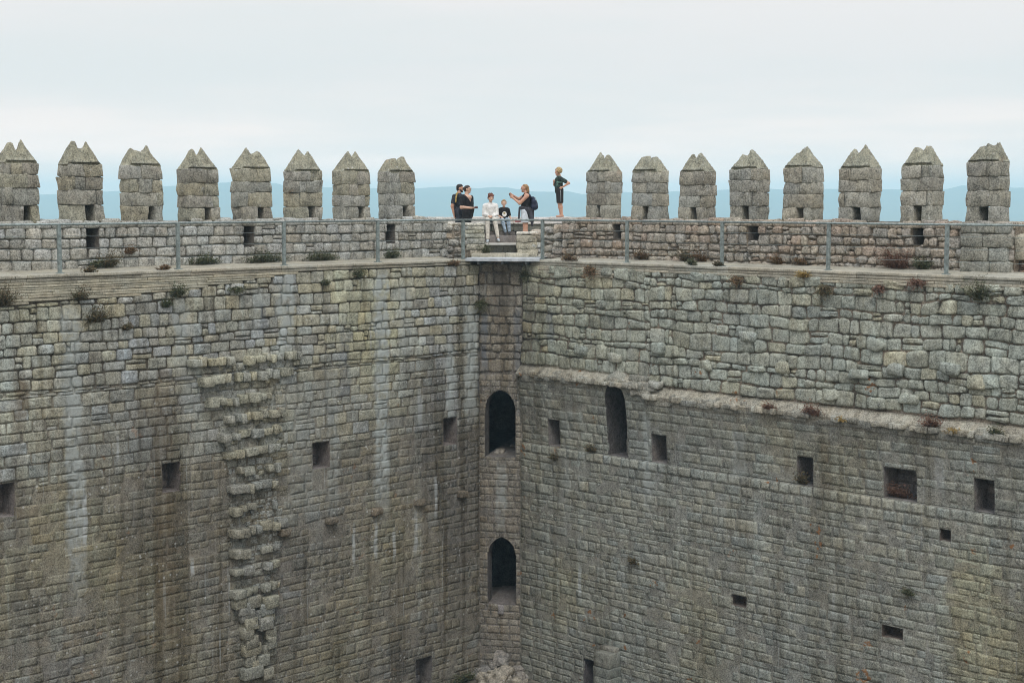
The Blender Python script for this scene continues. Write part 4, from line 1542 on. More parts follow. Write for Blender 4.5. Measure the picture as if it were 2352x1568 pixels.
ssL, rl = railing(FL, [(138, 636), (410, 628), (653, 616), (868, 607)], 'long grey steel railing with square posts on the left wall walk', [s_of(FL, 868, 607) + 4 * 2.9 + 1.2], False)
ssR, rr = railing(FR, [(1440, 603), (1658, 611), (1902, 620), (2173, 632)], 'long grey steel railing with square posts on the right wall walk', [s_of(FR, 2173, 632) + 2.7], True)
# corner railing: two posts on the platform ends, joined to both sides
rc = empty('railing', (0, 41.5, 0), 'short grey steel railing across the platform in front of the steps', 'railing', 'steel railings along the wall walk')
c0, c1 = Vector(FL.w(s_of(FL, 1064, 596, -0.06), 0, -0.06)), Vector(FR.w(s_of(FR, 1246, 597, -0.06), 0, -0.06))
for c, x in ((c0, FL.d), (c1, FR.d)):
    mb = MB()
    boxm(mb, c, x, Vector((0, 0, 1)).cross(x), 0.042, 0.032, -0.05, 1.10)
    boxm(mb, c, x, Vector((0, 0, 1)).cross(x), 0.08, 0.06, -0.06, -0.03)
    mb.build('post', M_METAL, rc)
top = lambda v, z: (v.x, v.y, z)
for a, b in ((Vector(FL.w(ssL[0], 0, -0.06)), c0), (c0, c1), (c1, Vector(FR.w(ssR[0], 0, -0.06)))):
    mb = MB()
    tube(mb, top(a, 1.075), top(b, 1.075), 0.026)
    mb.build('handrail', M_METAL, rc)
    for z in (0.28, 0.55, 0.82):
        if a is c0:
            continue
        mb = MB()
        tube(mb, top(a, z), top(b, z), 0.0035, 5)
        mb.build('wire', M_METAL, rc)

# ================================================================== PEOPLE
def smin(a, b, k):
    h = np.clip(0.5 + 0.5 * (b - a) / k, 0, 1)
    return b + (a - b) * h - k * h * (1 - h)


def surface_nets(d, org, h):
    nx, ny, nz = d.shape
    ins = d < 0
    c = np.zeros((nx - 1, ny - 1, nz - 1), np.int32)
    corners = [(i, j, k) for i in (0, 1) for j in (0, 1) for k in (0, 1)]
    for (i, j, k) in corners:
        c += ins[i:nx - 1 + i, j:ny - 1 + j, k:nz - 1 + k]
    act = np.argwhere((c > 0) & (c < 8))
    idx = -np.ones(c.shape, np.int64)
    idx[tuple(act.T)] = np.arange(len(act))
    acc = np.zeros((len(act), 3)); cnt = np.zeros(len(act))
    ed = [(a, b) for a in corners for b in corners if sum(abs(a[q] - b[q]) for q in range(3)) == 1 and a < b]
    for a, b in ed:
        pa, pb = act + np.array(a), act + np.array(b)
        da, db = d[tuple(pa.T)], d[tuple(pb.T)]
        m = (da < 0) != (db < 0)
        t = np.where(m, da / np.where(np.abs(da - db) < 1e-9, 1, da - db), 0)
        p = pa + (pb - pa) * t[:, None]
        acc[m] += p[m]; cnt[m] += 1
    V = acc / cnt[:, None] * h + np.array(org)
    faces = []
    for ax in range(3):
        o = [q for q in range(3) if q != ax]
        A = ins
        sl0 = [slice(None)] * 3; sl1 = [slice(None)] * 3
        sl0[ax] = slice(0, -1); sl1[ax] = slice(1, None)
        ch = np.argwhere(ins[tuple(sl0)] != ins[tuple(sl1)])
        ok = np.ones(len(ch), bool)
        for q in o:
            ok &= (ch[:, q] > 0) & (ch[:, q] < d.shape[q] - 1)
        ch = ch[ok]
        if not len(ch):
            continue
        s_in = ins[tuple(ch.T)]
        e0 = np.zeros(3, int); e0[o[0]] = 1
        e1 = np.zeros(3, int); e1[o[1]] = 1
        q = [idx[tuple((ch - e0 - e1).T)], idx[tuple((ch - e1).T)], idx[tuple(ch.T)], idx[tuple((ch - e0).T)]]
        q = np.stack(q, 1)
        fl = s_in if ax != 1 else ~s_in
        q[~fl] = q[~fl][:, ::-1]
        faces.append(q)
    return V, np.concatenate(faces)


def flesh(name, caps, mat, parent, k=0.03, h=0.011, origin=(0, 0, 0), cuts=()):
    """one continuous surface round tapered limbs: caps = (p, q, r_p, r_q[, k])"""
    P = np.array([c[0] for c in caps] + [c[1] for c in caps])
    R = max(max(c[2], c[3]) for c in caps)
    lo = P.min(0) - R - 0.05
    hi = P.max(0) + R + 0.05
    n = np.ceil((hi - lo) / h).astype(int) + 1
    d = np.full(n, 0.5, np.float32)
    gx = [lo[a] + h * np.arange(n[a]) for a in range(3)]
    for cpp in caps:
        a, b, ra, rb = np.array(cpp[0], float), np.array(cpp[1], float), cpp[2], cpp[3]
        kk = cpp[4] if len(cpp) > 4 else k
        m = max(ra, rb) + kk + 0.03
        l2, h2 = np.minimum(a, b) - m, np.maximum(a, b) + m
        i0 = np.clip(((l2 - lo) / h).astype(int), 0, n - 1); i1 = np.clip(((h2 - lo) / h).astype(int) + 2, 1, n)
        sl = tuple(slice(i0[q], i1[q]) for q in range(3))
        X, Y, Z = np.meshgrid(gx[0][sl[0]], gx[1][sl[1]], gx[2][sl[2]], indexing='ij')
        ab = b - a
        L = max(float(ab @ ab), 1e-9)
        t = np.clip(((X - a[0]) * ab[0] + (Y - a[1]) * ab[1] + (Z - a[2]) * ab[2]) / L, 0, 1)
        dd = np.sqrt((X - a[0] - t * ab[0]) ** 2 + (Y - a[1] - t * ab[1]) ** 2 + (Z - a[2] - t * ab[2]) ** 2) - (ra + (rb - ra) * t)
        d[sl] = smin(d[sl], dd.astype(np.float32), kk)
    for f in cuts:
        X, Y, Z = np.meshgrid(*gx, indexing='ij')
        d = np.maximum(d, f(X, Y, Z).astype(np.float32))
    V, Fc = surface_nets(d, lo, h)
    me = bpy.data.meshes.new(name)
    me.from_pydata((V + np.array(origin)).tolist(), [], Fc.tolist())
    me.materials.append(mat)
    me.polygons.foreach_set('use_smooth', [True] * len(me.polygons))
    me.update()
    o = bpy.data.objects.new(name, me)
    COL.objects.link(o)
    o.parent = parent
    return o


def hand(wrist, dirv, palm_n, sc=1.0, curl=0.5):
    """palm, four unequal bent fingers and a thumb, as limbs to blend into the body"""
    w = np.array(wrist, float); dv = np.array(dirv, float); dv /= np.linalg.norm(dv)
    pn = np.array(palm_n, float); pn -= dv * (pn @ dv); pn /= np.linalg.norm(pn)
    sd = np.cross(dv, pn)
    out = []
    k = w + dv * 0.085 * sc
    for i, o in enumerate((-0.03, -0.01, 0.01, 0.03)):
        out.append((w + dv * 0.015 * sc + sd * o * 0.5 * sc, k + sd * o * sc, 0.017 * sc, 0.014 * sc, 0.015))
    for i, (o, L) in enumerate(((-0.033, 0.062), (-0.011, 0.074), (0.011, 0.070), (0.033, 0.054))):
        b0 = k + sd * o * sc
        b1 = b0 + (dv * math.cos(curl * 0.6) + pn * math.sin(curl * 0.6)) * L * 0.5 * sc
        b2 = b1 + (dv * math.cos(curl * 1.7) + pn * math.sin(curl * 1.7)) * L * 0.5 * sc
        out += [(b0, b1, 0.0105 * sc, 0.0098 * sc, 0.006), (b1, b2, 0.0098 * sc, 0.0085 * sc, 0.006)]
    t0 = w + dv * 0.03 * sc - sd * 0.022 * sc
    t1 = t0 + (dv * 0.6 - sd * 0.8 + pn * 0.25) * 0.042 * sc
    t2 = t1 + (dv * 0.85 - sd * 0.2 + pn * 0.45) * 0.034 * sc
    out += [(t0, t1, 0.014 * sc, 0.0115 * sc, 0.01), (t1, t2, 0.0115 * sc, 0.009 * sc, 0.006)]
    return out


def head(c, face, sc=1.0, tilt=0.0):
    """skull, jaw, nose, ears round the head centre c; face = horizontal unit vector"""
    c = np.array(c, float); f = np.array([face[0], face[1], 0.0]); f /= np.linalg.norm(f)
    s = np.array([-f[1], f[0], 0.0]); u = np.array([0, 0, 1.0])
    P = lambda a, b, d: c + (f * a + s * b + u * d) * sc
    caps = [(P(-0.018, 0, 0.03), P(0.015, 0, 0.028), 0.078 * sc, 0.074 * sc),
            (P(0.02, 0, 0.0), P(0.038, 0, -0.07), 0.062 * sc, 0.040 * sc),
            (P(0.082, 0, 0.012), P(0.100, 0, -0.022), 0.011 * sc, 0.017 * sc, 0.012),
            (P(0.070, -0.03, 0.03), P(0.070, 0.03, 0.03), 0.018 * sc, 0.018 * sc, 0.02),
            (P(0.068, -0.018, -0.058), P(0.068, 0.018, -0.058), 0.013 * sc, 0.013 * sc, 0.012),
            (P(0.062, 0, -0.088), P(0.055, 0, -0.09), 0.022 * sc, 0.022 * sc, 0.02)]
    for q in (-1, 1):
        caps.append((P(-0.008, q * 0.076, 0.018), P(-0.004, q * 0.074, -0.022), 0.016 * sc, 0.011 * sc, 0.008))
        caps.append((P(0.045, q * 0.035, -0.02), P(0.05, q * 0.03, -0.03), 0.03 * sc, 0.026 * sc, 0.02))
    return caps, P


def face_marks(name_parent, P, mats, sc):
    """eyes, brows and lips as small shapes on the face"""
    for q in (-1, 1):
        mb = MB()
        c = Vector(P(0.079, q * 0.031, 0.012)); n = Vector(P(1.079, q * 0.031, 0.012)) - c; n.normalize()
        s = n.cross(Vector((0, 0, 1)))
        ids = [mb.vert(c + n * 0.006 + (s * math.cos(t) * 0.012 + Vector((0, 0, 1)) * math.sin(t) * 0.006) * sc, (0, 0, 0)) for t in [2 * PI * i / 8 for i in range(8)]]
        ctr = mb.vert(c + n * 0.012, (0, 0, 0))
        for i in range(8):
            mb.face((ids[i], ids[(i + 1) % 8], ctr))
        mb.local('eye', mats[0], name_parent)
        mb = MB()
        tube(mb, P(0.088, q * 0.014, 0.035), P(0.078, q * 0.046, 0.036), 0.005 * sc, 6)
        mb.local('eyebrow', mats[1], name_parent)
    mb = MB()
    tube(mb, P(0.080, -0.02, -0.06), P(0.080, 0.02, -0.06), 0.0062 * sc, 6)
    mb.local('lips', mats[2], name_parent)


SKIN = plain('skin', (0.56, 0.36, 0.26), 0.6, 0.05, 12)
SKIN_T = plain('tanned_skin', (0.50, 0.28, 0.19), 0.6, 0.06, 12)
EYE_M = plain('dark_iris', (0.03, 0.022, 0.018), 0.4, 0.1)
LIP_M = plain('lip', (0.42, 0.17, 0.14), 0.6, 0.05)
HAIR_B = plain('black_hair', (0.022, 0.018, 0.016), 0.6, 0.3, 60, bump=0.5)
HAIR_D = plain('dark_brown_hair', (0.045, 0.028, 0.02), 0.6, 0.3, 60, bump=0.5)
HAIR_R = plain('auburn_hair', (0.16, 0.05, 0.025), 0.6, 0.3, 60, bump=0.5)
HAIR_S = plain('short_fair_hair', (0.36, 0.25, 0.14), 0.7, 0.25, 60, bump=0.5)
HAIR_Y = plain('blond_hair', (0.50, 0.38, 0.19), 0.6, 0.3, 40, bump=0.6, c2=(0.26, 0.17, 0.075))
HAIR_G = plain('streaked_blond_hair', (0.36, 0.22, 0.10), 0.6, 0.3, 30, bump=0.6, c2=(0.16, 0.085, 0.04))
CL_NAVY = plain('charcoal_cotton', (0.038, 0.042, 0.055), 0.9, 0.3, 14, bump=0.8)
CL_BLACK = plain('black_cotton', (0.014, 0.012, 0.013), 0.9, 0.3, 14, bump=0.8)
CL_WHITE = plain('white_fleece', (0.72, 0.71, 0.67), 0.9, 0.09, 14, bump=0.9)
CL_CREAM = plain('cream_trousers', (0.60, 0.56, 0.48), 0.9, 0.1, 14, bump=0.9)
CL_JEANS = plain('pale_denim', (0.35, 0.44, 0.52), 0.9, 0.2, 16, bump=0.9)
CL_SHORT = plain('white_shorts', (0.62, 0.66, 0.70), 0.9, 0.08, 12, bump=0.2)
CL_GREEN = plain('patterned_shirt', (0.016, 0.020, 0.019), 0.9, 0.2, 18, c2=(0.035, 0.065, 0.05))
CL_BSH = plain('black_sport_shorts', (0.02, 0.018, 0.018), 0.8, 0.15, 10)
CL_GREY = plain('dark_grey_knit', (0.05, 0.048, 0.055), 0.95, 0.2, 14, bump=0.3)
CL_PACK = plain('navy_nylon', (0.018, 0.022, 0.045), 0.7, 0.15, 10)
CL_STRAP = plain('strap_webbing', (0.10, 0.19, 0.15), 0.8, 0.15, 20)
CL_SHOE = plain('pale_trainers', (0.50, 0.55, 0.57), 0.7, 0.12, 20)
CL_SHOE2 = plain('dark_trainers', (0.06, 0.06, 0.065), 0.7, 0.12, 20)
M_RED = plain('red_fabric', (0.36, 0.06, 0.06), 0.8, 0.15, 10)
M_YEL = plain('ochre_webbing', (0.35, 0.24, 0.07), 0.8, 0.15, 20)
M_PHONE = plain('phone_shell', (0.03, 0.03, 0.035), 0.3, 0.1)
M_WHITEP = plain('white_print', (0.78, 0.76, 0.70), 0.8, 0.03)
M_TANP = plain('ochre_print', (0.42, 0.33, 0.15), 0.8, 0.1)
M_GREYLINE = plain('grey_piping', (0.22, 0.24, 0.24), 0.8, 0.1)


def mirror_none(*a):
    return a


def A_(*p):
    return np.array(p, float)


def standing_legs(hipc, w, knee_z, ank_z, r=(0.08, 0.055, 0.045, 0.032), fwd=(0, -1), feet=True, split=0.06, lean=(0, 0), dfeet=(0, 0)):
    """capsules of two legs with feet; hipc at pelvis height, ground z=0"""
    caps = []
    f = A_(fwd[0], fwd[1], 0)
    s = A_(-f[1], f[0], 0)
    for q in (-1, 1):
        hp = hipc + s * q * w
        kn = A_(hipc[0] + lean[0], hipc[1] + lean[1], knee_z) + s * q * split
        an = A_(hipc[0] + dfeet[0], hipc[1] + dfeet[1], ank_z) + s * q * split
        caps += [(hp, kn, r[0], r[1]), (kn, lerp(kn, an, 0.35), r[1], r[1] * 0.98), (lerp(kn, an, 0.35), an, r[1] * 0.98, r[3])]
        if feet:
            caps += [(an - f * 0.03 + A_(0, 0, -ank_z + 0.035), an + f * 0.13 + A_(0, 0, -ank_z + 0.028), 0.036, 0.03)]
            caps += [(an, an + A_(0, 0, -ank_z + 0.04), r[3], 0.036)]
    return caps


# ---- standing boy on the rim (faces left) ----
B0 = at_depth(1284.5, 499, 46.95); B0 = Vector((B0.x, 46.95, 1.10))
boy = empty('person', B0, 'boy with tousled blond hair standing on the rim wall, hand on hip, in black shorts', 'person', 'visitors at the corner of the battlements')
H = 1.0
hc, hP = head((-0.035, -0.01, 1.37), (-1, -0.35), 0.98)
hip = A_(0.02, 0, 0.80)
body = hc + [(A_(-0.01, 0, 1.29), A_(0.0, 0, 1.21), 0.05, 0.055), (A_(0.0, 0.05, 1.17), A_(0.0, -0.05, 1.17), 0.075, 0.075), (A_(-0.01, 0, 1.14), A_(0.01, 0, 0.84), 0.105, 0.10)]
body += standing_legs(hip, 0.06, 0.43, 0.07, (0.09, 0.058, 0.05, 0.034), fwd=(-1, -0.25), split=0.048, lean=(0.0, 0), dfeet=(0.045, 0))
# near arm: elbow back, hand on hip; far arm: hand to chest
shN, elN, wrN = A_(0.03, -0.14, 1.17), A_(0.285, -0.17, 1.035), A_(0.09, -0.19, 0.915)
shF, elF, wrF = A_(-0.02, 0.12, 1.17), A_(-0.15, 0.10, 0.99), A_(-0.165, -0.04, 1.06)
body += [(shN, elN, 0.05, 0.036), (elN, wrN, 0.036, 0.025), (shF, elF, 0.05, 0.036), (elF, wrF, 0.036, 0.025)]
body += hand(wrN, (-0.6, 0.25, -0.35), (0.2, 1, 0), 0.85, 0.5) + hand(wrF, (-0.2, -0.6, 0.5), (1, 0, 0), 0.85, 1.2)
flesh('body', body, SKIN_T, boy, 0.025, 0.0095)
flesh('shirt', [(A_(0.0, 0.07, 1.175), A_(0.0, -0.08, 1.175), 0.085, 0.085), (A_(-0.02, 0, 1.12), A_(-0.01, 0, 0.80), 0.125, 0.128), (shN, lerp(shN, elN, 0.62), 0.068, 0.062), (shF, lerp(shF, elF, 0.7), 0.068, 0.06),
                (A_(-0.10, -0.02, 1.06), A_(-0.10, 0, 0.98), 0.05, 0.06)], CL_GREEN, boy, 0.04, 0.011, cuts=[lambda X, Y, Z: 0.045 - np.sqrt((X + 0.01) ** 2 + Y ** 2 + ((Z - 1.26) * 0.8) ** 2)])
sh = [(hip + A_(-0.01, q * 0.05, 0.03), A_(0.02, q * 0.055, 0.47), 0.118, 0.105) for q in (-1, 1)]
so = flesh('shorts', sh, CL_BSH, boy, 0.02, 0.011, cuts=[lambda X, Y, Z: 0.43 - Z])
mb = MB()
tube(mb, (0.035, -0.172, 0.83), (0.04, -0.163, 0.47), 0.010, 6)
mb.local('side_stripe', M_GREYLINE, so)
hb = []
for i in range(46):
    a, e = rnd.uniform(0, 2 * PI), rnd.uniform(-0.35, 1.5)
    v = A_(math.cos(a) * math.cos(e), math.sin(a) * math.cos(e), math.sin(e))
    if v[0] < -0.45 and v[2] < 0.35:
        continue
    c = hP(-0.012, 0, 0.035) + v * 0.092
    hb.append((c, c + v * 0.022, 0.034, 0.018, 0.008))
hb.append((hP(-0.02, 0, 0.035), hP(-0.02, 0, 0.06), 0.085, 0.08))
flesh('hair', hb, HAIR_Y, boy, 0.012, 0.010)
flesh('chest_strap', [(A_(-0.075, -0.115, 0.97), A_(-0.01, -0.10, 1.255), 0.022, 0.022), (A_(-0.085, -0.125, 1.06), A_(0.06, -0.155, 1.06), 0.02, 0.02)], CL_STRAP, boy, 0.02, 0.009)
face_marks(boy, hP, (EYE_M, HAIR_Y, LIP_M), 1.0)

# ---- photographing woman (faces left) ----
W0 = Vector((at_depth(1206, 540, 45.0).x, 45.0, 0.36))
wom = empty('person', W0, 'woman in black sleeveless top and white shorts raising a phone, jacket tied round her', 'person', 'visitors at the corner of the battlements')
hc, hP = head((-0.02, 0, 1.60), (-1, -0.05), 1.02)
hip = A_(0.01, 0, 0.90)
body = hc + [(A_(0.015, 0, 1.51), A_(0.025, 0, 1.42), 0.052, 0.06), (A_(0.04, 0.10, 1.39), A_(0.04, -0.10, 1.39), 0.07, 0.07), (A_(0.04, 0, 1.34), A_(0.02, 0, 0.98), 0.125, 0.13),
             (A_(-0.05, -0.07, 1.24), A_(-0.05, 0.07, 1.24), 0.075, 0.075)]
body += standing_legs(hip, 0.08, 0.48, 0.08, (0.115, 0.072, 0.06, 0.04), fwd=(-1, 0), split=0.07)
shN, elN, wrN = A_(0.06, -0.185, 1.385), A_(-0.16, -0.20, 1.165), A_(-0.345, -0.06, 1.315)
shF, elF, wrF = A_(0.02, 0.185, 1.385), A_(-0.20, 0.16, 1.29), A_(-0.365, 0.04, 1.40)
body += [(shN, elN, 0.062, 0.046), (elN, wrN, 0.046, 0.028), (shF, elF, 0.06, 0.044), (elF, wrF, 0.044, 0.028)]
body += hand(wrN, (-0.8, 0.25, 0.5), (0.2, 1, 0), 0.95, 0.8) + hand(wrF, (-0.8, -0.1, 0.4), (0, -1, 0), 0.95, 0.8)
flesh('body', body, SKIN_T, wom, 0.03, 0.010)
flesh('tank_top', [(A_(0.04, 0.06, 1.39), A_(0.04, -0.06, 1.39), 0.078, 0.078), (A_(0.045, 0, 1.33), A_(0.02, 0, 0.98), 0.142, 0.152), (A_(-0.055, -0.07, 1.235), A_(-0.055, 0.07, 1.235), 0.092, 0.092)], CL_BLACK, wom, 0.04, 0.012,
      cuts=[lambda X, Y, Z: 0.062 - np.sqrt((X - 0.0) ** 2 + Y ** 2 + (Z - 1.49) ** 2)])
flesh('shorts', [(hip + A_(0, q * 0.08, 0.03), A_(-0.0, q * 0.08, 0.64), 0.142, 0.125) for q in (-1, 1)], CL_SHORT, wom, 0.03, 0.012, cuts=[lambda X, Y, Z: 0.60 - Z])
flesh('tied_jacket', [(A_(-0.13, -0.10, 1.04), A_(-0.13, 0.1, 1.04), 0.045, 0.045), (A_(-0.10, -0.15, 1.04), A_(0.15, -0.14, 0.96), 0.05, 0.07), (A_(-0.10, 0.15, 1.04), A_(0.15, 0.14, 0.96), 0.05, 0.06),
                      (A_(0.10, -0.15, 0.97), A_(0.20, -0.13, 0.66), 0.085, 0.055), (A_(0.18, -0.05, 0.98), A_(0.20, -0.02, 0.66), 0.09, 0.06), (A_(0.04, -0.17, 0.98), A_(0.17, -0.15, 0.72), 0.06, 0.05), (A_(0.16, 0.1, 0.98), A_(0.2, 0.1, 0.68), 0.07, 0.05),
                      (A_(-0.165, -0.14, 1.03), A_(-0.185, -0.15, 0.73), 0.028, 0.03), (A_(0.20, -0.13, 0.68), A_(0.21, -0.13, 0.53), 0.05, 0.035)], CL_GREY, wom, 0.03, 0.011)
hb = [(hP(-0.03, 0, 0.04), hP(-0.005, 0, 0.045), 0.086, 0.078), (hP(-0.075, 0, 0.02), hP(-0.10, 0, -0.10), 0.06, 0.05), (hP(-0.09, 0, -0.07), hP(-0.11, 0, -0.16), 0.05, 0.025)]
for i in range(16):
    a = rnd.uniform(-0.06, 0.06)
    hb.append((hP(-0.07, a, 0.06), hP(-0.10 + rnd.uniform(-0.03, 0.02), a * 1.1, -0.10 + rnd.uniform(-0.04, 0.05)), 0.022, 0.014, 0.008))
flesh('hair', hb, HAIR_G, wom, 0.02, 0.010, cuts=[lambda X, Y, Z: (-(X + 0.075)) if False else (0.068 - 0.0 - np.sqrt((X + 0.105) ** 2 + (Y * 0.9) ** 2 + (Z - 1.575) ** 2))])
face_marks(wom, hP, (EYE_M, HAIR_D, LIP_M), 1.0)
# phone in her hands and the backpack on her back stay things of their own
pc = Vector(W0) + Vector(A_(-0.455, -0.0, 1.42))
ph = MB()
boxm(ph, Vector((0, 0, 0)), (0, 1, 0), (1, 0, 0), 0.075, 0.005, -0.037, 0.037)
po = ph.build('phone', M_PHONE)
po.location = pc
tag(po, 'dark phone held up in both hands of the woman in white shorts', 'phone')
lens = MB(); boxm(lens, Vector((-0.0055, 0.05, 0)), (0, 1, 0), (1, 0, 0), 0.015, 0.002, 0.005, 0.032)
lens.local('camera_bump', M_METAL_DARK, po)
pk = empty('backpack', Vector(W0) + Vector((0.26, -0.02, 1.0)), 'small navy backpack on the back of the woman with the phone', 'backpack')
flesh('pouch', [(A_(0.0, -0.09, 0.06), A_(0.0, 0.09, 0.06), 0.10, 0.10), (A_(-0.01, -0.08, 0.20), A_(-0.01, 0.08, 0.20), 0.085, 0.085), (A_(-0.03, -0.06, 0.31), A_(-0.03, 0.06, 0.31), 0.055, 0.055), (A_(0.06, -0.05, 0.05), A_(0.05, 0.05, 0.16), 0.06, 0.06)], CL_PACK, pk, 0.05, 0.011)
for q in (-0.13, 0.13):
    flesh('shoulder_strap', [(A_(-0.06, q, 0.33), A_(-0.17, q * 0.95, 0.43), 0.017, 0.017), (A_(-0.17, q * 0.95, 0.43), A_(-0.335, q * 0.85, 0.33), 0.017, 0.015)], CL_PACK, pk, 0.02, 0.008)
mb = MB()
tube(mb, (0.035, -0.145, 0.33), (0.10, -0.125, 0.17), 0.008, 6)
mb.local('zip_edge', M_GREYLINE, pk)

# ---- woman in black V-neck (faces right) ----
K0 = Vector((at_depth(1073, 540, 44.95).x, 44.95, 0.36))
wk = empty('person', K0, 'dark haired woman in a black V-neck T-shirt looking right, forearm held out', 'person', 'visitors at the corner of the battlements')
hc, hP = head((0.02, 0, 1.565), (1, -0.35), 1.0)
hip = A_(0.0, 0, 0.88)
body = hc + [(A_(-0.01, 0, 1.47), A_(-0.02, 0, 1.37), 0.054, 0.062), (A_(-0.09, 0.06, 1.34), A_(0.07, -0.07, 1.34), 0.07, 0.07), (A_(-0.01, 0, 1.28), A_(0.02, 0, 0.98), 0.135, 0.155)]
body += standing_legs(hip, 0.09, 0.47, 0.08, (0.12, 0.075, 0.06, 0.042), fwd=(1, -0.2), split=0.08)
shN, elN, wrN = A_(-0.115, -0.13, 1.33), A_(-0.155, -0.17, 1.05), A_(0.13, -0.22, 1.03)
shF, elF, wrF = A_(0.11, 0.12, 1.33), A_(0.13, 0.16, 1.06), A_(0.20, -0.06, 1.03)
body += [(shN, elN, 0.062, 0.05), (elN, wrN, 0.05, 0.03), (shF, elF, 0.06, 0.048), (elF, wrF, 0.046, 0.03)]
body += hand(wrN, (1, 0.1, 0.05), (0, 0.4, 0.9), 0.95, 0.8) + hand(wrF, (0.7, -0.5, 0), (0, 0.2, 1), 0.95, 0.9)
flesh('body', body, SKIN, wk, 0.03, 0.010)


def vneck(X, Y, Z):
    # V opened at the front, towards right and viewer
    u = (X - 0.045) * 0.45 - (Y + 0.0) * 0.9          # forwards
    v = (X - 0.045) * 0.9 + (Y + 0.0) * 0.45          # sideways
    return np.minimum(np.minimum((Z - 1.20) * 0.62 - np.abs(v - 0.0), u + 0.02), 0.4)


flesh('t_shirt', [(A_(-0.09, 0.06, 1.335), A_(0.07, -0.07, 1.335), 0.085, 0.085), (A_(-0.01, 0, 1.28), A_(0.03, 0, 1.0), 0.152, 0.175), (A_(0.03, 0, 1.0), A_(0.02, 0, 0.84), 0.178, 0.165), (A_(0.03, -0.09, 1.2), A_(0.08, -0.02, 1.19), 0.085, 0.085),
                  (shN, lerp(shN, elN, 0.72), 0.078, 0.07), (shF, lerp(shF, elF, 0.72), 0.076, 0.07)], CL_BLACK, wk, 0.04, 0.0115, cuts=[vneck])
flesh('trousers', [(hip + A_(0, q * 0.09, 0.02), A_(0.0, q * 0.08, 0.2), 0.15, 0.085) for q in (-1, 1)], CL_BLACK, wk, 0.03, 0.013)
flesh('hair', [(hP(-0.03, 0, 0.04), hP(-0.0, 0, 0.05), 0.086, 0.078), (hP(-0.10, 0, 0.03), hP(-0.125, 0, 0.025), 0.045, 0.04), (hP(-0.06, 0, -0.02), hP(-0.05, 0, -0.05), 0.06, 0.045)], HAIR_D, wk, 0.02, 0.010)
mb = MB()
for q in (-1, 1):
    tube(mb, hP(0.10, q * 0.012, 0.012), hP(0.095, q * 0.05, 0.014), 0.006, 6)
    tube(mb, hP(0.095, q * 0.05, 0.014), hP(0.0, q * 0.082, 0.018), 0.004, 6)
tube(mb, hP(0.10, -0.013, 0.012), hP(0.10, 0.013, 0.012), 0.004, 6)
mb.local('glasses', EYE_M, wk)
face_marks(wk, hP, (EYE_M, HAIR_D, LIP_M), 1.0)
pu = MB()
block(pu, FX, -0.055, 0.055, -0.03, 0.03, -0.03, 0.03, (0.1, 0.02, 0.03), rnd, 0.02, 0.01)
po = pu.build('purse', plain('maroon_leather', (0.10, 0.025, 0.03), 0.6, 0.1))
po.location = K0 + Vector((0.265, -0.215, 1.04))
tag(po, 'small maroon purse in the hand of the woman in the V-neck T-shirt', 'purse')
cl = MB(); boxm(cl, Vector((0, 0, 0)), (1, 0, 0), (0, 1, 0), 0.045, 0.034, 0.022, 0.028)
cl.local('clasp', M_METAL, po)

# ---- man behind her (faces right) ----
G0 = Vector((at_depth(1055, 540, 45.45).x, 45.45, 0.36))
man = empty('person', G0, 'dark haired man in a charcoal T-shirt standing behind the woman in the V-neck', 'person', 'visitors at the corner of the battlements')
hc, hP = head((0.03, 0, 1.60), (1, -0.1), 1.03)
hip = A_(0.0, 0, 0.90)
body = hc + [(A_(0.0, 0, 1.5), A_(-0.02, 0, 1.4), 0.058, 0.066), (A_(-0.07, 0.09, 1.37), A_(0.03, -0.12, 1.37), 0.075, 0.075), (A_(-0.02, 0, 1.3), A_(0.01, 0, 0.98), 0.14, 0.14)]
body += standing_legs(hip, 0.09, 0.48, 0.08, (0.11, 0.075, 0.06, 0.042), fwd=(1, -0.1), split=0.09)
shN, elN, wrN = A_(-0.13, -0.16, 1.36), A_(-0.20, -0.18, 1.08), A_(-0.16, -0.18, 0.86)
shF, elF, wrF = A_(0.09, 0.16, 1.36), A_(0.12, 0.2, 1.08), A_(0.2, 0.15, 0.9)
body += [(shN, elN, 0.062, 0.048), (elN, wrN, 0.046, 0.03), (shF, elF, 0.062, 0.048), (elF, wrF, 0.046, 0.03)]
body += hand(wrN, (0.15, 0, -1), (1, 0.2, 0), 1.0, 0.6) + hand(wrF, (0.3, -0.2, -0.9), (-1, 0, 0), 1.0, 0.6)
flesh('body', body, SKIN_T, man, 0.03, 0.010)
flesh('t_shirt', [(A_(-0.07, 0.09, 1.37), A_(0.03, -0.12, 1.37), 0.09, 0.09), (A_(-0.02, 0, 1.3), A_(0.0, 0, 0.86), 0.157, 0.16), (shN, lerp(shN, elN, 0.6), 0.08, 0.07), (shF, lerp(shF, elF, 0.6), 0.08, 0.07)], CL_NAVY, man, 0.04, 0.0115,
      cuts=[lambda X, Y, Z: 0.06 - np.sqrt((X + 0.0) ** 2 + Y ** 2 + (Z - 1.475) ** 2)])
flesh('trousers', [(hip + A_(0, q * 0.09, 0.02), A_(0.0, q * 0.09, 0.15), 0.145, 0.085) for q in (-1, 1)], CL_NAVY, man, 0.03, 0.013)
flesh('hair', [(hP(-0.03, 0, 0.045), hP(0.005, 0, 0.055), 0.087, 0.078), (hP(-0.06, 0, -0.02), hP(-0.05, 0, -0.045), 0.055, 0.045)], HAIR_B, man, 0.02, 0.010)
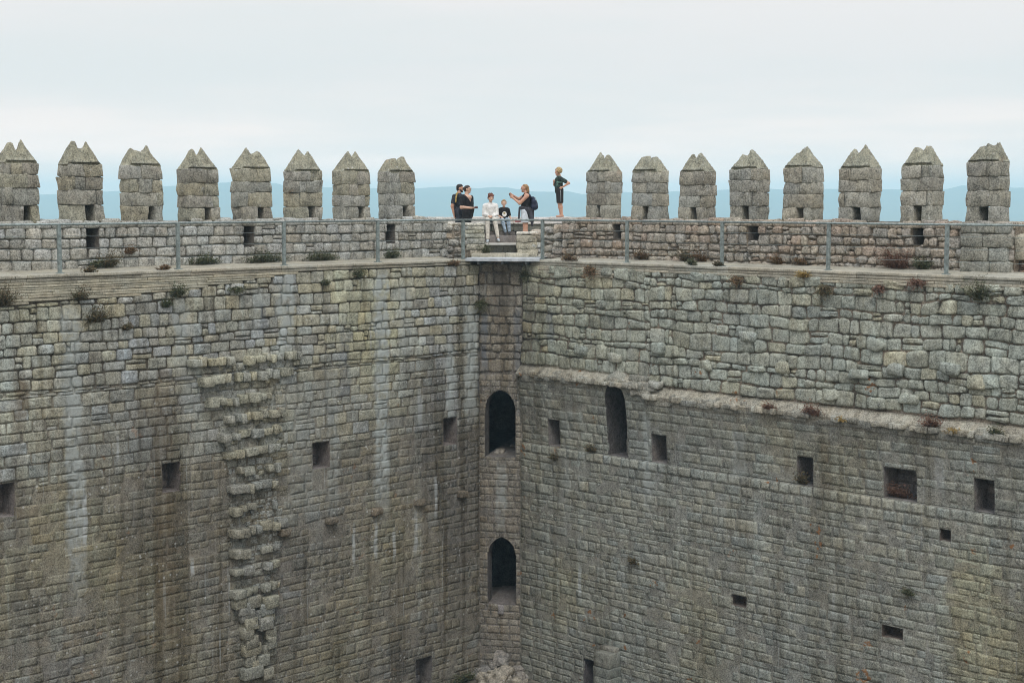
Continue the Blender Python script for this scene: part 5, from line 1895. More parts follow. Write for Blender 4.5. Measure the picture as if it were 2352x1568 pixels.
flesh('beard', [(hP(0.055, 0, -0.085), hP(0.02, 0, -0.075), 0.034, 0.035), (hP(0.02, 0.05, -0.05), hP(0.05, 0.02, -0.085), 0.018, 0.022), (hP(0.02, -0.05, -0.05), hP(0.05, -0.02, -0.085), 0.018, 0.022)], HAIR_B, man, 0.02, 0.010)
mb = MB()
pts = [(-0.095, -0.245, 1.20), (-0.085, -0.235, 1.33), (-0.065, -0.19, 1.44), (-0.055, -0.1, 1.465)]
flesh('shoulder_strap', [(A_(*a), A_(*b), 0.024, 0.024) for a, b in zip(pts[:-1], pts[1:])], M_YEL, man, 0.02, 0.009)
face_marks(man, hP, (EYE_M, HAIR_B, LIP_M), 1.0)

# ---- seated boy in white (faces the viewer, feet on the floor) ----
S0 = Vector((at_depth(1126.5, 510, 46.2).x, 46.2, 0.955))
sb_ = empty('person', S0, 'auburn haired boy in a white sweater and cream trousers sitting on the bench wall', 'person', 'visitors at the corner of the battlements')
hc, hP = head((0.012, -0.10, 0.715), (0.25, -1), 0.98)
body = hc + [(A_(0.0, -0.07, 0.63), A_(-0.0, -0.03, 0.54), 0.046, 0.052), (A_(-0.12, -0.03, 0.50), A_(0.12, -0.03, 0.50), 0.062, 0.062), (A_(0, -0.03, 0.46), A_(0, 0.05, 0.11), 0.11, 0.115)]
shL, elL, wrL = A_(-0.165, -0.03, 0.49), A_(-0.19, -0.06, 0.23), A_(-0.06, -0.26, 0.20)
shR, elR, wrR = A_(0.165, -0.03, 0.49), A_(0.21, -0.06, 0.24), A_(0.06, -0.27, 0.19)
body += [(shL, elL, 0.045, 0.036), (elL, wrL, 0.036, 0.024), (shR, elR, 0.045, 0.036), (elR, wrR, 0.036, 0.024)]
body += hand(wrL, (0.8, -0.3, -0.35), (0, 0.3, -1), 0.85, 0.7) + hand(wrR, (-0.8, -0.3, -0.35), (0, 0.3, -1), 0.85, 0.7)
kL, kR = A_(-0.085, -0.40, 0.075), A_(0.135, -0.41, 0.085)
aL, aR = A_(-0.075, -0.52, -0.51), A_(0.235, -0.55, -0.47)
body += [(A_(-0.07, 0.03, 0.10), kL, 0.07, 0.05), (A_(0.07, 0.03, 0.10), kR, 0.07, 0.05), (kL, aL, 0.048, 0.032), (kR, aR, 0.048, 0.032)]
flesh('body', body, SKIN, sb_, 0.025, 0.0095)
flesh('sweater', [(A_(-0.11, -0.03, 0.495), A_(0.11, -0.03, 0.495), 0.085, 0.085), (A_(0, -0.03, 0.44), A_(0, 0.03, 0.10), 0.145, 0.17), (A_(0, -0.06, 0.565), A_(0, -0.05, 0.55), 0.066, 0.07), (shL, elL, 0.072, 0.064), (elL, lerp(elL, wrL, 0.92), 0.062, 0.045), (shR, elR, 0.072, 0.064), (elR, lerp(elR, wrR, 0.92), 0.062, 0.045)],
      CL_WHITE, sb_, 0.03, 0.0115, cuts=[lambda X, Y, Z: 0.05 - np.sqrt(X ** 2 + (Y + 0.07) ** 2 + (Z - 0.66) ** 2)])
flesh('trousers', [(A_(-0.075, 0.04, 0.095), kL, 0.092, 0.073), (A_(0.075, 0.04, 0.095), kR, 0.092, 0.073), (kL, lerp(kL, aL, 0.93), 0.073, 0.056), (kR, lerp(kR, aR, 0.9), 0.073, 0.052), (A_(-0.08, 0.06, 0.1), A_(0.08, 0.06, 0.1), 0.10, 0.10)], CL_CREAM, sb_, 0.02, 0.0115)
for a, dx in ((aL, -0.01), (aR, 0.03)):
    flesh('shoe', [(a + A_(0, 0.02, -0.045), a + A_(dx, -0.14, -0.062), 0.04, 0.034), (a + A_(0, 0.0, -0.01), a + A_(0, 0.0, -0.04), 0.036, 0.04)], CL_SHOE, sb_, 0.02, 0.0105)
hb = [(hP(-0.025, 0, 0.045), hP(0.0, 0, 0.052), 0.09, 0.082), (hP(0.05, 0.045, 0.07), hP(0.055, -0.045, 0.07), 0.034, 0.034), (hP(-0.02, 0.075, 0.01), hP(-0.02, 0.075, -0.03), 0.025, 0.015), (hP(-0.02, -0.075, 0.01), hP(-0.02, -0.075, -0.03), 0.025, 0.015), (hP(-0.06, 0, 0), hP(-0.05, 0, -0.05), 0.06, 0.045)]
for i in range(18):
    a = rnd.uniform(0, 2 * PI); e = rnd.uniform(0.2, 1.4)
    v = A_(math.cos(a) * math.cos(e), math.sin(a) * math.cos(e), math.sin(e))
    hb.append((hP(-0.012, 0, 0.045) + v * 0.085, hP(-0.012, 0, 0.045) + v * 0.115, 0.032, 0.016, 0.008))
flesh('hair', hb, HAIR_R, sb_, 0.02, 0.0095)
face_marks(sb_, hP, (EYE_M, HAIR_R, LIP_M), 1.0)

# ---- seated small child in black T-shirt ----
C0 = Vector((at_depth(1157.5, 510, 46.2).x, 46.2, 0.955))
ch = empty('person', C0, 'small fair haired child in a black T-shirt and pale jeans sitting with dangling legs', 'person', 'visitors at the corner of the battlements')
hc, hP = head((0.0, -0.09, 0.565), (0.02, -1), 0.92)
body = hc + [(A_(0.0, -0.06, 0.48), A_(0, -0.03, 0.42), 0.04, 0.045), (A_(-0.085, -0.03, 0.385), A_(0.085, -0.03, 0.385), 0.048, 0.048), (A_(0, -0.03, 0.35), A_(0, 0.03, 0.09), 0.085, 0.09)]
shL, elL, wrL = A_(-0.125, -0.03, 0.375), A_(-0.165, -0.06, 0.20), A_(-0.09, -0.18, 0.165)
shR, elR, wrR = A_(0.125, -0.03, 0.375), A_(0.165, 0.0, 0.20), A_(0.235, -0.08, 0.06)
body += [(shL, elL, 0.036, 0.03), (elL, wrL, 0.03, 0.021), (shR, elR, 0.036, 0.03), (elR, wrR, 0.03, 0.021)]
body += hand(wrL, (0.6, -0.5, -0.3), (0, 0.3, -1), 0.7, 0.8) + hand(wrR, (0.6, -0.5, -0.25), (0, 0, -1), 0.7, 0.3)
kL, kR = A_(-0.045, -0.30, 0.06), A_(0.135, -0.30, 0.06)
aL, aR = A_(0.045, -0.34, -0.28), A_(0.165, -0.34, -0.27)
body += [(A_(-0.055, 0.02, 0.085), kL, 0.055, 0.042), (A_(0.055, 0.02, 0.085), kR, 0.055, 0.042), (kL, aL, 0.04, 0.027), (kR, aR, 0.04, 0.027)]
flesh('body', body, SKIN, ch, 0.022, 0.009)
ts = flesh('t_shirt', [(A_(-0.085, -0.03, 0.385), A_(0.085, -0.03, 0.385), 0.062, 0.062), (A_(0, -0.03, 0.34), A_(0, 0.02, 0.09), 0.112, 0.125), (shL, lerp(shL, elL, 0.85), 0.055, 0.055), (shR, lerp(shR, elR, 0.85), 0.055, 0.055)], CL_BLACK, ch, 0.03, 0.0105,
           cuts=[lambda X, Y, Z: 0.042 - np.sqrt(X ** 2 + (Y + 0.06) ** 2 + (Z - 0.475) ** 2)])
flesh('jeans', [(A_(-0.055, 0.03, 0.08), kL, 0.075, 0.06), (A_(0.055, 0.03, 0.08), kR, 0.075, 0.06), (kL, lerp(kL, aL, 0.95), 0.06, 0.045), (kR, lerp(kR, aR, 0.95), 0.06, 0.045), (A_(-0.06, 0.05, 0.09), A_(0.06, 0.05, 0.09), 0.08, 0.08)], CL_JEANS, ch, 0.018, 0.0105)
for a in (aL, aR):
    flesh('shoe', [(a + A_(0, 0.015, -0.035), a + A_(0.0, -0.10, -0.055), 0.033, 0.028), (a, a + A_(0, 0, -0.035), 0.03, 0.033)], CL_SHOE2, ch, 0.02, 0.010)
hb = [(hP(-0.022, 0, 0.04), hP(0.0, 0, 0.047), 0.084, 0.076), (hP(-0.05, 0, 0.0), hP(-0.045, 0, -0.03), 0.06, 0.05), (hP(0.03, 0, 0.10), hP(0.045, 0, 0.095), 0.03, 0.025)]
flesh('hair', hb, HAIR_S, ch, 0.02, 0.0095)
face_marks(ch, hP, (EYE_M, HAIR_S, LIP_M), 1.0)


def disc(cx, cz, rx, rz, y, seg=20):
    mb = MB()
    c = mb.vert((cx, y - 0.004, cz), (1, 1, 1))
    ids = [mb.vert((cx + rx * math.cos(2 * PI * i / seg), y + 0.05 * abs(math.cos(2 * PI * i / seg)) ** 2 * rx / 0.06 * 0.22, cz + rz * math.sin(2 * PI * i / seg)), (1, 1, 1)) for i in range(seg)]
    for i in range(seg):
        mb.face((c, ids[i], ids[(i + 1) % seg]))
    return mb


disc(0.015, 0.245, 0.068, 0.078, -0.150).local('shirt_print', M_WHITEP, ts)
disc(0.015, 0.275, 0.034, 0.03, -0.156).local('print_spot', M_TANP, ts)

# ---- small red thing beside the child ----
rp = empty('pouch', Vector((at_depth(1192, 511, 46.15).x, 46.12, 0.957)), 'small flat red pouch lying on the bench wall right of the seated child', 'pouch')
flesh('bag', [(A_(-0.1, 0, 0.02), A_(0.1, 0, 0.02), 0.022, 0.02), (A_(-0.09, 0.06, 0.02), A_(0.08, 0.06, 0.02), 0.022, 0.02), (A_(-0.03, 0.03, 0.03), A_(0.03, 0.03, 0.05), 0.03, 0.02)], M_RED, rp, 0.03, 0.008)
mb = MB(); tube(mb, (-0.08, -0.024, 0.025), (0.08, -0.022, 0.025), 0.004, 6)
mb.local('zip', M_METAL_DARK, rp)

# ================================================================== plants in the walls
DRY = [(0.16, 0.095, 0.05), (0.20, 0.13, 0.07), (0.11, 0.065, 0.04), (0.10, 0.085, 0.045)]
REDDRY = [(0.15, 0.08, 0.055), (0.12, 0.065, 0.046), (0.20, 0.125, 0.085)]
GREEN = [(0.075, 0.088, 0.045), (0.09, 0.10, 0.055), (0.055, 0.065, 0.036), (0.125, 0.11, 0.065)]
MIXED = [(0.085, 0.085, 0.045), (0.125, 0.095, 0.055), (0.075, 0.07, 0.042), (0.15, 0.11, 0.065)]
OCH = [(0.30, 0.20, 0.06), (0.22, 0.16, 0.07), (0.34, 0.25, 0.10)]


def plant(name, root, out, width, height, pal, seed, label, cat, hang=False, dens=1.0, group='plants growing out of the castle walls'):
    """a tuft of thin stalks with small leaves springing from a crack"""
    r = random.Random(seed)
    mb = MB()
    root, out = Vector(root), Vector(out)
    side = Vector((0, 0, 1)).cross(out).normalized()
    up = Vector((0, 0, 1))
    n = int((70 + 260 * width * height) * dens)
    for i in range(n):
        b = root + side * r.gauss(0, width * 0.22) + out * r.uniform(-0.02, 0.05)
        if abs((b - root).dot(side)) > width * 0.55:
            continue
        q = 1 - abs((b - root).dot(side)) / (width * 0.6)
        L = height * r.uniform(0.35, 1.0) * (0.45 + 0.55 * q)
        v = (up * r.uniform(0.35, 1.0) + side * r.gauss(0, 0.45) + out * r.uniform(0.05, 0.6)).normalized()
        if hang:
            v = (up * r.uniform(-0.6, 0.5) + side * r.gauss(0, 0.4) + out * r.uniform(0.3, 0.8)).normalized()
        bend = (side * r.gauss(0, 0.35) + out * r.uniform(0, 0.35) + up * (-0.9 if hang else r.uniform(-0.35, 0.1)))
        w = r.uniform(0.004, 0.009)
        col = vary(r.choice(pal), r, 0.25)
        p = b
        prev = None
        sdv = v.cross(Vector((r.uniform(-1, 1), r.uniform(-1, 1), r.uniform(-1, 1)))).normalized()
        for k in range(4):
            ww = w * (1 - k / 4.2)
            cur = (mb.vert(p - sdv * ww, col), mb.vert(p + sdv * ww, col))
            if prev:
                mb.face((prev[0], prev[1], cur[1], cur[0]))
            prev = cur
            p = p + v * L / 3
            v = (v + bend * 0.28).normalized()
            if k and r.random() < 0.75:
                for _ in range(2):
                    lv = (v + Vector((r.gauss(0, 0.8), r.gauss(0, 0.8), r.gauss(0, 0.6)))).normalized()
                    ls = lv.orthogonal().normalized() * r.uniform(0.006, 0.013)
                    ll = r.uniform(0.025, 0.06)
                    c2 = vary(r.choice(pal), r, 0.3)
                    ids = [mb.vert(p, c2), mb.vert(p + lv * ll * 0.5 + ls, c2), mb.vert(p + lv * ll, c2), mb.vert(p + lv * ll * 0.5 - ls, c2)]
                    mb.face(ids)
    o = mb.build(name, M_PLANT, None, root)
    return tag(o, label, cat, group)


def on(fr, px, py, n=0.0):
    s, z = fr.hit(px, py, n)
    return fr.w(s, z, n)


PW = -WALK + 0.05
PLANTS = [
    # fr, px, py, n, width, height, palette, hang, label, kind
    (FL, 249, 612, PW, 0.32, 0.42, MIXED, 0, 'upright dark weed against the left parapet, below the leftmost square opening', 'weed'),
    (FL, 297, 583, PW, 0.22, 0.2, DRY, 0, 'small brown tuft halfway up the left parapet, right of its leftmost square opening', 'weed'),
    (FL, 218, 622, PW, 0.25, 0.22, GREEN, 0, 'low green weed at the foot of the left parapet behind the leftmost railing post', 'weed'),
    (FL, 203, 633, -0.1, 0.32, 0.14, MIXED, 0, 'small weed on the left walk edge beside the leftmost railing post', 'weed'),
    (FL, 375, 627, -0.1, 0.25, 0.12, DRY, 0, 'small brown tuft on the left walk edge just left of the second railing post', 'weed'),
    (FL, 466, 611, PW, 1.0, 0.25, GREEN, 0, 'long low green clump at the left parapet foot right of the second railing post', 'weed'),
    (FL, 605, 605, PW, 1.3, 0.3, GREEN, 0, 'widest low green clump at the left parapet foot, left of the third railing post', 'weed'),
    (FL, 735, 598, PW, 1.1, 0.26, GREEN, 0, 'low green clump at the left parapet foot right of the third railing post', 'weed'),
    (FL, 897, 592, PW, 0.45, 0.3, GREEN, 0, 'green tuft at the parapet foot below the left wall opening nearest the corner', 'weed'),
    (FL, 180, 690, 0.02, 0.34, 0.3, MIXED, 0, 'brown green tuft just under the brick courses near the leftmost railing post', 'weed'),
    (FL, 218, 740, 0.02, 0.42, 0.42, MIXED, 0, 'largest bush on the left wall face, olive and rounded', 'shrub'),
    (FL, 6, 702, 0.02, 0.35, 0.5, MIXED, 0, 'dark tall weed on the left wall face at the left edge of the picture', 'weed'),
    (FL, 405, 682, 0.02, 0.2, 0.32, GREEN, 0, 'narrow dark weed under the second railing post on the left wall face', 'weed'),
    (FL, 380, 706, 0.02, 0.25, 0.2, GREEN, 0, 'small green weed on the left wall just below left of the second railing post', 'weed'),
    (FL, 540, 662, 0.02, 0.5, 0.16, GREEN, 1, 'green weed trailing from the topmost joint between second and third left railing posts', 'weed'),
    (FL, 820, 638, 0.02, 0.22, 0.28, GREEN, 0, 'dark green weed on the left wall face left of the fourth railing post', 'weed'),
    (FL, 1040, 610, 0.03, 0.4, 0.16, DRY, 0, 'flat brown tuft on the left walk edge just left of the metal platform', 'weed'),
    (FL, 1098, 694, 0.03, 0.26, 0.36, GREEN, 1, 'dark green bush hanging on the left wall face next to the corner tower', 'shrub'),
    (FL, 288, 758, 0.02, 0.2, 0.15, MIXED, 0, 'tiny weed in a joint right of the largest bush on the left wall', 'weed'),
    (FL, 745, 655, 0.02, 0.18, 0.14, GREEN, 0, 'tiny green weed in a joint below the walk between third and fourth left posts', 'weed'),
    (FC, 1208, 628, 0.03, 0.24, 0.3, GREEN, 1, 'dark green weed in the shadow under the metal platform', 'weed'),
    (FR, 1362, 618, 0.06, 0.32, 0.34, DRY, 1, 'dry brown tuft hanging below the right walk edge left of the first railing post', 'weed'),
    (FR, 1310, 597, -0.02, 0.65, 0.16, DRY, 0, 'broad dry brown mat on the right walk edge near the metal platform', 'weed'),
    (FR, 1363, 694, 0.03, 0.26, 0.24, MIXED, 0, 'olive tuft on the right wall face above the arched window', 'weed'),
    (FR, 1477, 590, PW, 0.4, 0.3, DRY, 0, 'dry reddish weed at the right parapet foot just right of the first railing post', 'weed'),
    (FR, 1578, 592, PW, 0.38, 0.3, MIXED, 0, 'dark weed at the right parapet foot below the third merlon from the corner', 'weed'),
    (FR, 1612, 594, PW, 0.26, 0.32, DRY, 0, 'dry brown weed at the right parapet foot beside the second railing post', 'weed'),
    (FR, 1592, 613, -0.05, 0.28, 0.16, GREEN, 0, 'small green tuft on the right walk edge left of the second railing post', 'weed'),
    (FR, 1652, 617, -0.05, 0.3, 0.12, MIXED, 0, 'low weed at the base of the second railing post on the right', 'weed'),
    (FR, 1697, 640, 0.03, 0.28, 0.26, DRY, 1, 'dry brown tuft just under the right walk edge right of the second railing post', 'weed'),
    (FR, 1848, 637, 0.05, 0.3, 0.16, OCH, 0, 'yellow ochre tuft under the right walk edge left of the third railing post', 'weed'),
    (FR, 1900, 662, 0.03, 0.3, 0.3, MIXED, 1, 'drooping weed on the right wall face below the third railing post', 'weed'),
    (FR, 1790, 600, PW, 0.22, 0.24, DRY, 0, 'small dry weed at the right parapet foot right of the square opening in its middle', 'weed'),
    (FR, 1842, 602, PW, 0.34, 0.18, DRY, 0, 'low dry weed at the right parapet foot left of the third railing post', 'weed'),
    (FR, 2062, 610, PW, 0.6, 0.55, REDDRY, 0, 'large reddish dry shrub at the right parapet foot below the rightmost opening', 'shrub'),
    (FR, 2122, 614, PW, 0.36, 0.3, GREEN, 0, 'rounded green shrub at the right parapet foot beside the large reddish shrub', 'shrub'),
    (FR, 2252, 690, 0.03, 0.3, 0.55, GREEN, 0, 'tall dark green plant hanging on the right wall face right of the rightmost railing post', 'shrub'),
    (FR, 2110, 646, 0.04, 0.45, 0.2, REDDRY, 1, 'reddish dry tuft under the right walk edge left of the rightmost railing post', 'weed'),
    (FR, 2023, 660, 0.03, 0.22, 0.2, REDDRY, 1, 'small reddish weed on the right wall face midway between third and fourth posts', 'weed'),
    (FR, 1770, 944, 0.16, 0.34, 0.22, REDDRY, 0, 'small reddish dry tuft on the wall ledge, leftmost of the ledge shrubs', 'shrub'),
    (FR, 1870, 955, 0.16, 0.48, 0.34, REDDRY, 0, 'largest reddish dry shrub on the wall ledge', 'shrub'),
    (FR, 2146, 983, 0.14, 0.36, 0.36, REDDRY, 0, 'dark reddish dry shrub on the wall ledge, right of the largest ledge shrub', 'shrub'),
    (FR, 2195, 998, 0.2, 0.4, 0.16, OCH, 0, 'yellow dry grass tuft on the wall ledge near the right edge', 'grass tuft'),
    (FR, 2290, 1000, 0.14, 0.28, 0.22, GREEN, 0, 'dark green tuft on the wall ledge at the far right', 'weed'),
    (FR, 1930, 968, 0.2, 0.35, 0.1, OCH, 0, 'low yellow dry tuft on the ledge just right of the largest ledge shrub', 'grass tuft'),
    (FR, 1275, 1056, 0.06, 0.2, 0.16, MIXED, 0, 'tiny weed in the joint under the square window nearest the corner door', 'weed'),
    (FR, 1456, 1294, 0.08, 0.2, 0.18, MIXED, 0, 'small dark weed alone in the middle of the lower right wall', 'weed'),
    (FR, 2089, 1366, 0.08, 0.16, 0.2, GREEN, 0, 'small green weed on the lower right wall above the widest beam hole', 'weed'),
    (FR, 1846, 1116, -0.1, 0.3, 0.3, MIXED, 0, 'twiggy weed growing inside the third square window of the right wall', 'weed'),
    (FR, 2066, 1148, -0.25, 0.7, 0.36, REDDRY, 0, 'dry rusty weeds filling the sill of the widest window', 'weed'),
]
for i, (fr, px, py, n, w, h, pal, hang, lab, cat) in enumerate(PLANTS):
    p = on(fr, px, py, n)
    if n == PW:
        s = fr.hit(px, py, n)[0]
        z = 0.05 if 'halfway' not in lab else fr.hit(px, py, n)[1]
        p = fr.w(s, z, n)
    elif -0.12 < n < 0 and 'window' not in lab:
        s = fr.hit(px, py, n)[0]
        p = fr.w(s, 0.0, n)
    elif 'window' in lab and 'joint' not in lab:
        s = fr.hit(px, py, n)[0]
        p = fr.w(s, Z_OFF + 0.02, n)
    plant('shrub' if cat == 'shrub' else ('grass_tuft' if cat == 'grass tuft' else 'weed'), p, fr.n, w, h, pal, 100 + i, lab, cat, bool(hang), 1.3)
plant('weed', (XA + 0.05, 42.85, 0.14), (0, -1, 0), 0.22, 0.24, GREEN, 300, 'dark green tuft on the lowest step beside the left wing wall', 'weed')

# ================================================================== courtyard floor
mb = MB()
cc = [(-0.6, 43.2), (-22.5, 21.7), (-0.5, -0.5), (22, 21.7)]
kx = 26
ids = {}
for i in range(kx + 1):
    for j in range(kx + 1):
        a, b = i / kx, j / kx
        p = Vector(cc[0]).lerp(Vector(cc[1]), a).lerp(Vector(cc[3]).lerp(Vector(cc[2]), a), b)
        ids[(i, j)] = mb.vert((p.x, p.y, ZG + 0.10 * mn.noise((p.x * 0.7, p.y * 0.7, 1)) + 0.03 * mn.noise((p.x * 3, p.y * 3, 2))), (0.2, 0.2, 0.2))
for i in range(kx):
    for j in range(kx):
        mb.face((ids[(i, j)], ids[(i + 1, j)], ids[(i + 1, j + 1)], ids[(i, j + 1)]))
o = mb.build('ground', M_GROUND); o['kind'] = 'structure'
o['label'] = 'bare earth floor of the courtyard'
# fallen stones at the foot of the corner
RUB = [(1118, 1556, 0.55, 0.3, 'flat fallen slab at the left foot of the corner below the lower doorway'), (1150, 1538, 0.62, 0.42, 'largest pale fallen boulder heaped against the corner foot'),
       (1178, 1560, 0.42, 0.28, 'broken rubble block on the right of the heap at the corner foot'), (1140, 1566, 0.4, 0.22, 'small low rubble stone in front of the heap at the corner foot'),
       (1205, 1567, 0.35, 0.2, 'outermost small rubble stone right of the heap at the corner foot')]
for (px, py, w, h, lab) in RUB:
    p = on_z(px, py, ZG + 0.15)
    Y = min(p.y, 41.75 - w * 0.5)
    X = ray(px, py).x / ray(px, py).y * Y
    mb = MB()
    xblock(mb, X - w / 2, X + w / 2, Y - w * 0.35, Y + w * 0.35, ZG - 0.1, ZG + h, vary((0.31, 0.28, 0.225), rnd, 0.1), 0.1, 0.12)
    o = mb.build('rubble_stone', M_STONE, None, (X, Y, ZG))
    tag(o, lab, 'stone', 'fallen stones at the foot of the corner')
# heap standing against the corner
mb = MB()
for i in range(22):
    a = rnd.uniform(-0.75, 0.75)
    zz = (1 - abs(a) / 0.9) * rnd.uniform(0.1, 0.75)
    xblock(mb, -0.33 + a - 0.16, -0.33 + a + 0.16, 41.75 - rnd.uniform(0, 0.15), 42.15, ZG - 0.1, ZG + zz, vary((0.24, 0.225, 0.2), rnd, 0.12), 0.06, 0.06)
o = mb.build('rubble_heap', M_STONE, None, (-0.33, 41.9, ZG))
tag(o, 'crumbled grey masonry heaped into the very corner under the lower doorway', 'rubble heap')
for i, (px, w, lab) in enumerate([(1045, 1.3, 'green weeds along the foot of the left wall near the corner'), (1312, 1.3, 'green weeds along the foot of the right wall near the corner')]):
    fr = FL if px < 1150 else FR
    s = fr.hit(px, 1565)[0]
    plant('weed', fr.w(s, ZG + 0.0, 0.2), fr.n, w, 0.35, GREEN, 400 + i, lab, 'weeds', False, 1.5)

# ================================================================== the other two sides of the court, behind the viewpoint
for (a, b, lab) in (((-22.2, 21.6), (-0.8, 0.2), 'plain curtain wall closing the near left side of the courtyard'), ((0.6, 0.2), (22.2, 21.3), 'plain curtain wall closing the near right side of the courtyard')):
    d = Vector((b[0] - a[0], b[1] - a[1], 0)); L = d.length; d.normalize()
    nrm = Vector((-d.y, d.x, 0))
    fr = Frame(a, (d.x, d.y), (nrm.x, nrm.y))
    root = empty('curtain_wall', fr.w(L / 2, ZG), lab, 'castle wall', 'curtain walls of the courtyard')
    mb = MB()
    base(mb, fr, 0, L, ZG - 1, -0.05, (0.25, 0.235, 0.19), step=2.0)
    mb.build('wall_face', M_RIGHT, root)
    mb = MB()
    mb.quad([fr.w(0, -0.05, 0), fr.w(L, -0.05, 0), fr.w(L, -0.05, -2.6), fr.w(0, -0.05, -2.6)], (0.36, 0.34, 0.28))
    mb.build('walkway', M_PAVE, root)

# ================================================================== land beyond
M_LAND = plain('farmland', (0.20, 0.20, 0.10), 0.95, 0.2, 0.004, c2=(0.10, 0.12, 0.06))
M_HILL = plain('forested_ridge', (0.075, 0.10, 0.085), 0.95, 0.2, 0.01, c2=(0.11, 0.12, 0.09))
ZPL = -42.0
mb = MB()
radii = [40, 60, 90, 140, 220, 350, 600, 1000, 1700, 2600, 3400, 4250]
seg = 72
cx, cy = -0.5, 21.5
prev = None
for r_ in radii:
    cur = []
    for i in range(seg):
        t = 2 * PI * i / seg
        t0 = min(1, (r_ - 40) / 560)
        z = lerp(-14, ZPL, t0 ** 0.7) + (2.0 * mn.noise((math.cos(t) * r_ * 0.004, math.sin(t) * r_ * 0.004, 0)) if r_ > 100 else 0)
        cur.append(mb.vert((cx + math.cos(t) * r_, cy + math.sin(t) * r_, z), (0.2, 0.2, 0.1)))
    if prev:
        for i in range(seg):
            j = (i + 1) % seg
            mb.face((prev[i], prev[j], cur[j], cur[i]))
    prev = cur
o = mb.build('terrain', M_LAND); o['kind'] = 'structure'; o['label'] = 'wide farmland plain below the castle'

RIDGE = [(-900, 450), (-400, 440), (-120, 450), (0, 449), (95, 447), (170, 444), (240, 440), (290, 438), (345, 431), (400, 427), (455, 423), (510, 420), (540, 417), (585, 418), (625, 420), (660, 428), (740, 430),
         (850, 432), (905, 434), (955, 433), (1000, 430), (1040, 428), (1075, 431), (1100, 433), (1130, 430), (1160, 430.5), (1195, 435), (1220, 440), (1270, 441), (1300, 439), (1340, 446), (1380, 444), (1430, 441), (1490, 444), (1540, 440), (1600, 439),
         (1660, 436), (1710, 433), (1760, 434), (1830, 436), (1900, 434), (1975, 435), (2050, 435), (2110, 436), (2170, 434), (2215, 426), (2260, 429), (2340, 431), (2450, 436), (2700, 430), (3200, 445)]


def ridge_y(x):
    for (a, ya), (b, yb) in zip(RIDGE[:-1], RIDGE[1:]):
        if a <= x <= b:
            t = (x - a) / (b - a)
            t = t * t * (3 - 2 * t)
            return lerp(ya, yb, t)
    return 440


DR = 3300.0
mb = MB()
cols_ = 240
prev = None
for i in range(cols_ + 1):
    px = lerp(-900, 3200, i / cols_)
    r_ = ray(px, ridge_y(px))
    X = r_.x / r_.y * DR
    zt = EYE + r_.z / r_.y * DR + 1.0 * mn.noise((px * 0.05, 0, 0)) + 0.6 * mn.noise((px * 0.15, 3, 0))
    col = []
    for k, (y, f) in enumerate([(-1100, 0.0), (-800, 0.12), (-450, 0.38), (-200, 0.72), (0, 1.0), (250, 0.8), (600, 0.3), (900, 0.0)]):
        z = lerp(ZPL - 2, zt, f) + (0 if f in (0, 1.0) else 9 * mn.noise((X * 0.004, y * 0.004, 5)))
        col.append(mb.vert((X * (1 + y / DR), DR + y, z), (0.1, 0.1, 0.1)))
    if prev:
        for k in range(len(col) - 1):
            mb.face((prev[k], col[k], col[k + 1], prev[k + 1]))
    prev = col
o = mb.build('hills', M_HILL); o['kind'] = 'structure'; o['label'] = 'long hazy blue mountain ridge on the horizon'

# haze: one closed box of thin air round everything
HAZE_D = 0.00047
mb = MB()
hz = [(-4400, -4400), (4400, -4400), (4400, 4330), (-4400, 4330)]
lo = [mb.vert((x, y, ZPL - 6), (1, 1, 1)) for x, y in hz]
hi = [mb.vert((x, y, 53), (1, 1, 1)) for x, y in hz]
mb.face(lo[::-1]); mb.face(hi)
for i in range(4):
    j = (i + 1) % 4
    mb.face((lo[i], lo[j], hi[j], hi[i]), 0, False)
mh = bpy.data.materials.new('haze_air'); mh.use_nodes = True
nt = mh.node_tree
for n in list(nt.nodes):
    nt.nodes.remove(n)
out = nt.nodes.new('ShaderNodeOutputMaterial')
pv = nt.nodes.new('ShaderNodeVolumePrincipled')
pv.inputs['Color'].default_value = (0.575, 0.855, 1.0, 1)
pv.inputs['Density'].default_value = HAZE_D
nt.links.new(pv.outputs[0], out.inputs['Volume'])
o = mb.build('haze', mh); o['kind'] = 'stuff'; o['label'] = 'thin blue haze filling the air'

# ================================================================== light
w = bpy.data.worlds.new('World')
SC.world = w
w.use_nodes = True
nt = w.node_tree
for n in list(nt.nodes):
    nt.nodes.remove(n)
out = nt.nodes.new('ShaderNodeOutputWorld')
SUN_EL, SUN_AZ = math.radians(52), math.radians(174)      # azimuth from +Y towards +X: behind the viewer, to the right
sky = nt.nodes.new('ShaderNodeTexSky')
sky.sky_type = 'NISHITA'
sky.sun_disc = False
sky.sun_elevation = SUN_EL
sky.sun_rotation = SUN_AZ
sky.dust_density = 3.0
bg1 = nt.nodes.new('ShaderNodeBackground')
link(nt, sky.outputs[0], bg1.inputs[0]); bg1.inputs[1].default_value = 0.10
tc = nt.nodes.new('ShaderNodeTexCoord')
G = tc.outputs['Generated']
sx = nt.nodes.new('ShaderNodeSeparateXYZ'); link(nt, G, sx.inputs[0])
vm = nt.nodes.new('ShaderNodeVectorMath'); vm.operation = 'MULTIPLY'
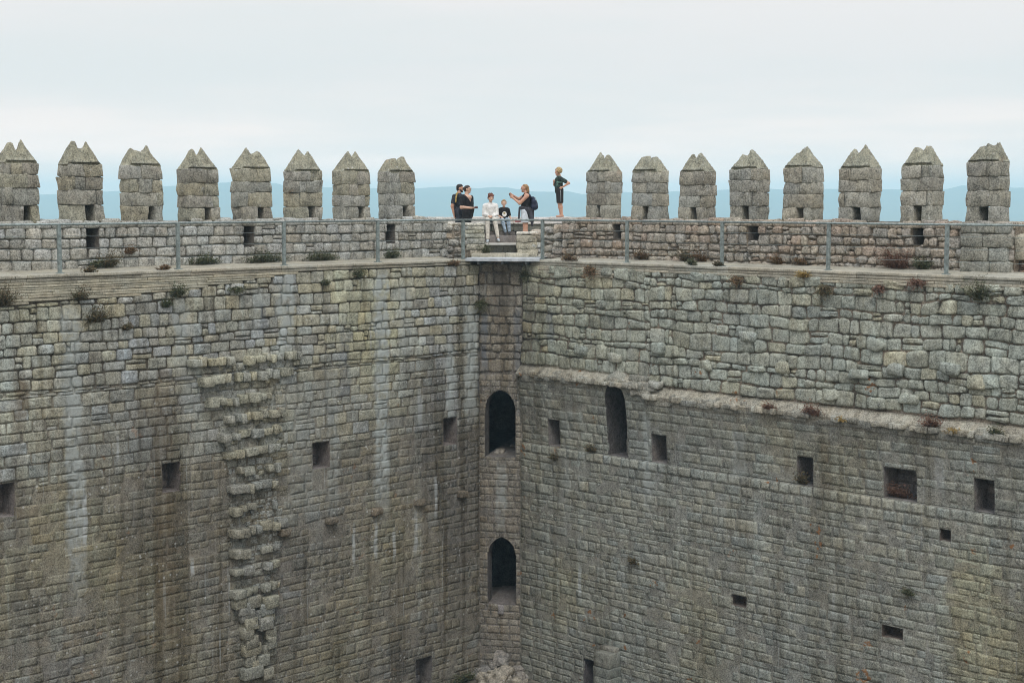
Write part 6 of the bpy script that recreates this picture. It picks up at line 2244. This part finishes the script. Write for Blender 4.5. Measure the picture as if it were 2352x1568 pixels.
link(nt, G, vm.inputs[0]); vm.inputs[1].default_value = (2.2, 2.2, 16.0)
cl1 = noise_n(nt, vm.outputs[0], 1.6, 4, 0.5)
ov = mix_n(nt, ramp01(nt, sx.outputs[2], 0.0, 0.09), (1.22, 0.97, 0.85), (0.735, 0.71, 0.70))
ov = mix_n(nt, ramp01(nt, sx.outputs[2], 0.10, 0.26), ov, (0.97, 0.86, 0.83))
ov = mix_n(nt, ramp01(nt, sx.outputs[2], 0.26, 0.8), ov, (1.30, 1.40, 1.60))
ov = mix_n(nt, ramp01(nt, cl1, 0.38, 0.62, 0.0, 0.5), ov, (0.66, 0.685, 0.68))
bg2 = nt.nodes.new('ShaderNodeBackground')
link(nt, ov, bg2.inputs[0]); bg2.inputs[1].default_value = 1.0
mx = nt.nodes.new('ShaderNodeMixShader'); mx.inputs[0].default_value = 0.96
link(nt, bg1.outputs[0], mx.inputs[1]); link(nt, bg2.outputs[0], mx.inputs[2])
link(nt, mx.outputs[0], out.inputs[0])

ld = bpy.data.lights.new('sun', 'SUN')
ld.energy = 1.2
ld.angle = math.radians(24)
ld.color = (1.0, 0.965, 0.91)
lo_ = bpy.data.objects.new('sun', ld)
COL.objects.link(lo_)
dv = Vector((math.sin(SUN_AZ) * math.cos(SUN_EL), math.cos(SUN_AZ) * math.cos(SUN_EL), math.sin(SUN_EL)))
lo_.rotation_euler = (-dv).to_track_quat('-Z', 'Y').to_euler()

# ================================================================== camera
cd_ = bpy.data.cameras.new('camera')
cd_.sensor_width = 36.0
cd_.lens = F / 2352 * 36.0
cd_.clip_start = 0.1
cd_.clip_end = 30000
co = bpy.data.objects.new('camera', cd_)
co.location = (0, 0, EYE)
co.rotation_euler = (PI / 2 - PITCH, 0, 0)
COL.objects.link(co)
SC.camera = co
SC.view_settings.view_transform = 'Standard'
SC.view_settings.look = 'None'
SC.view_settings.exposure = 0.3
SC.view_settings.gamma = 1.0
SC.cycles.use_denoising = True
SC.cycles.filter_width = 1.0
SC.cycles.volume_bounces = 3
SC.cycles.max_bounces = 6
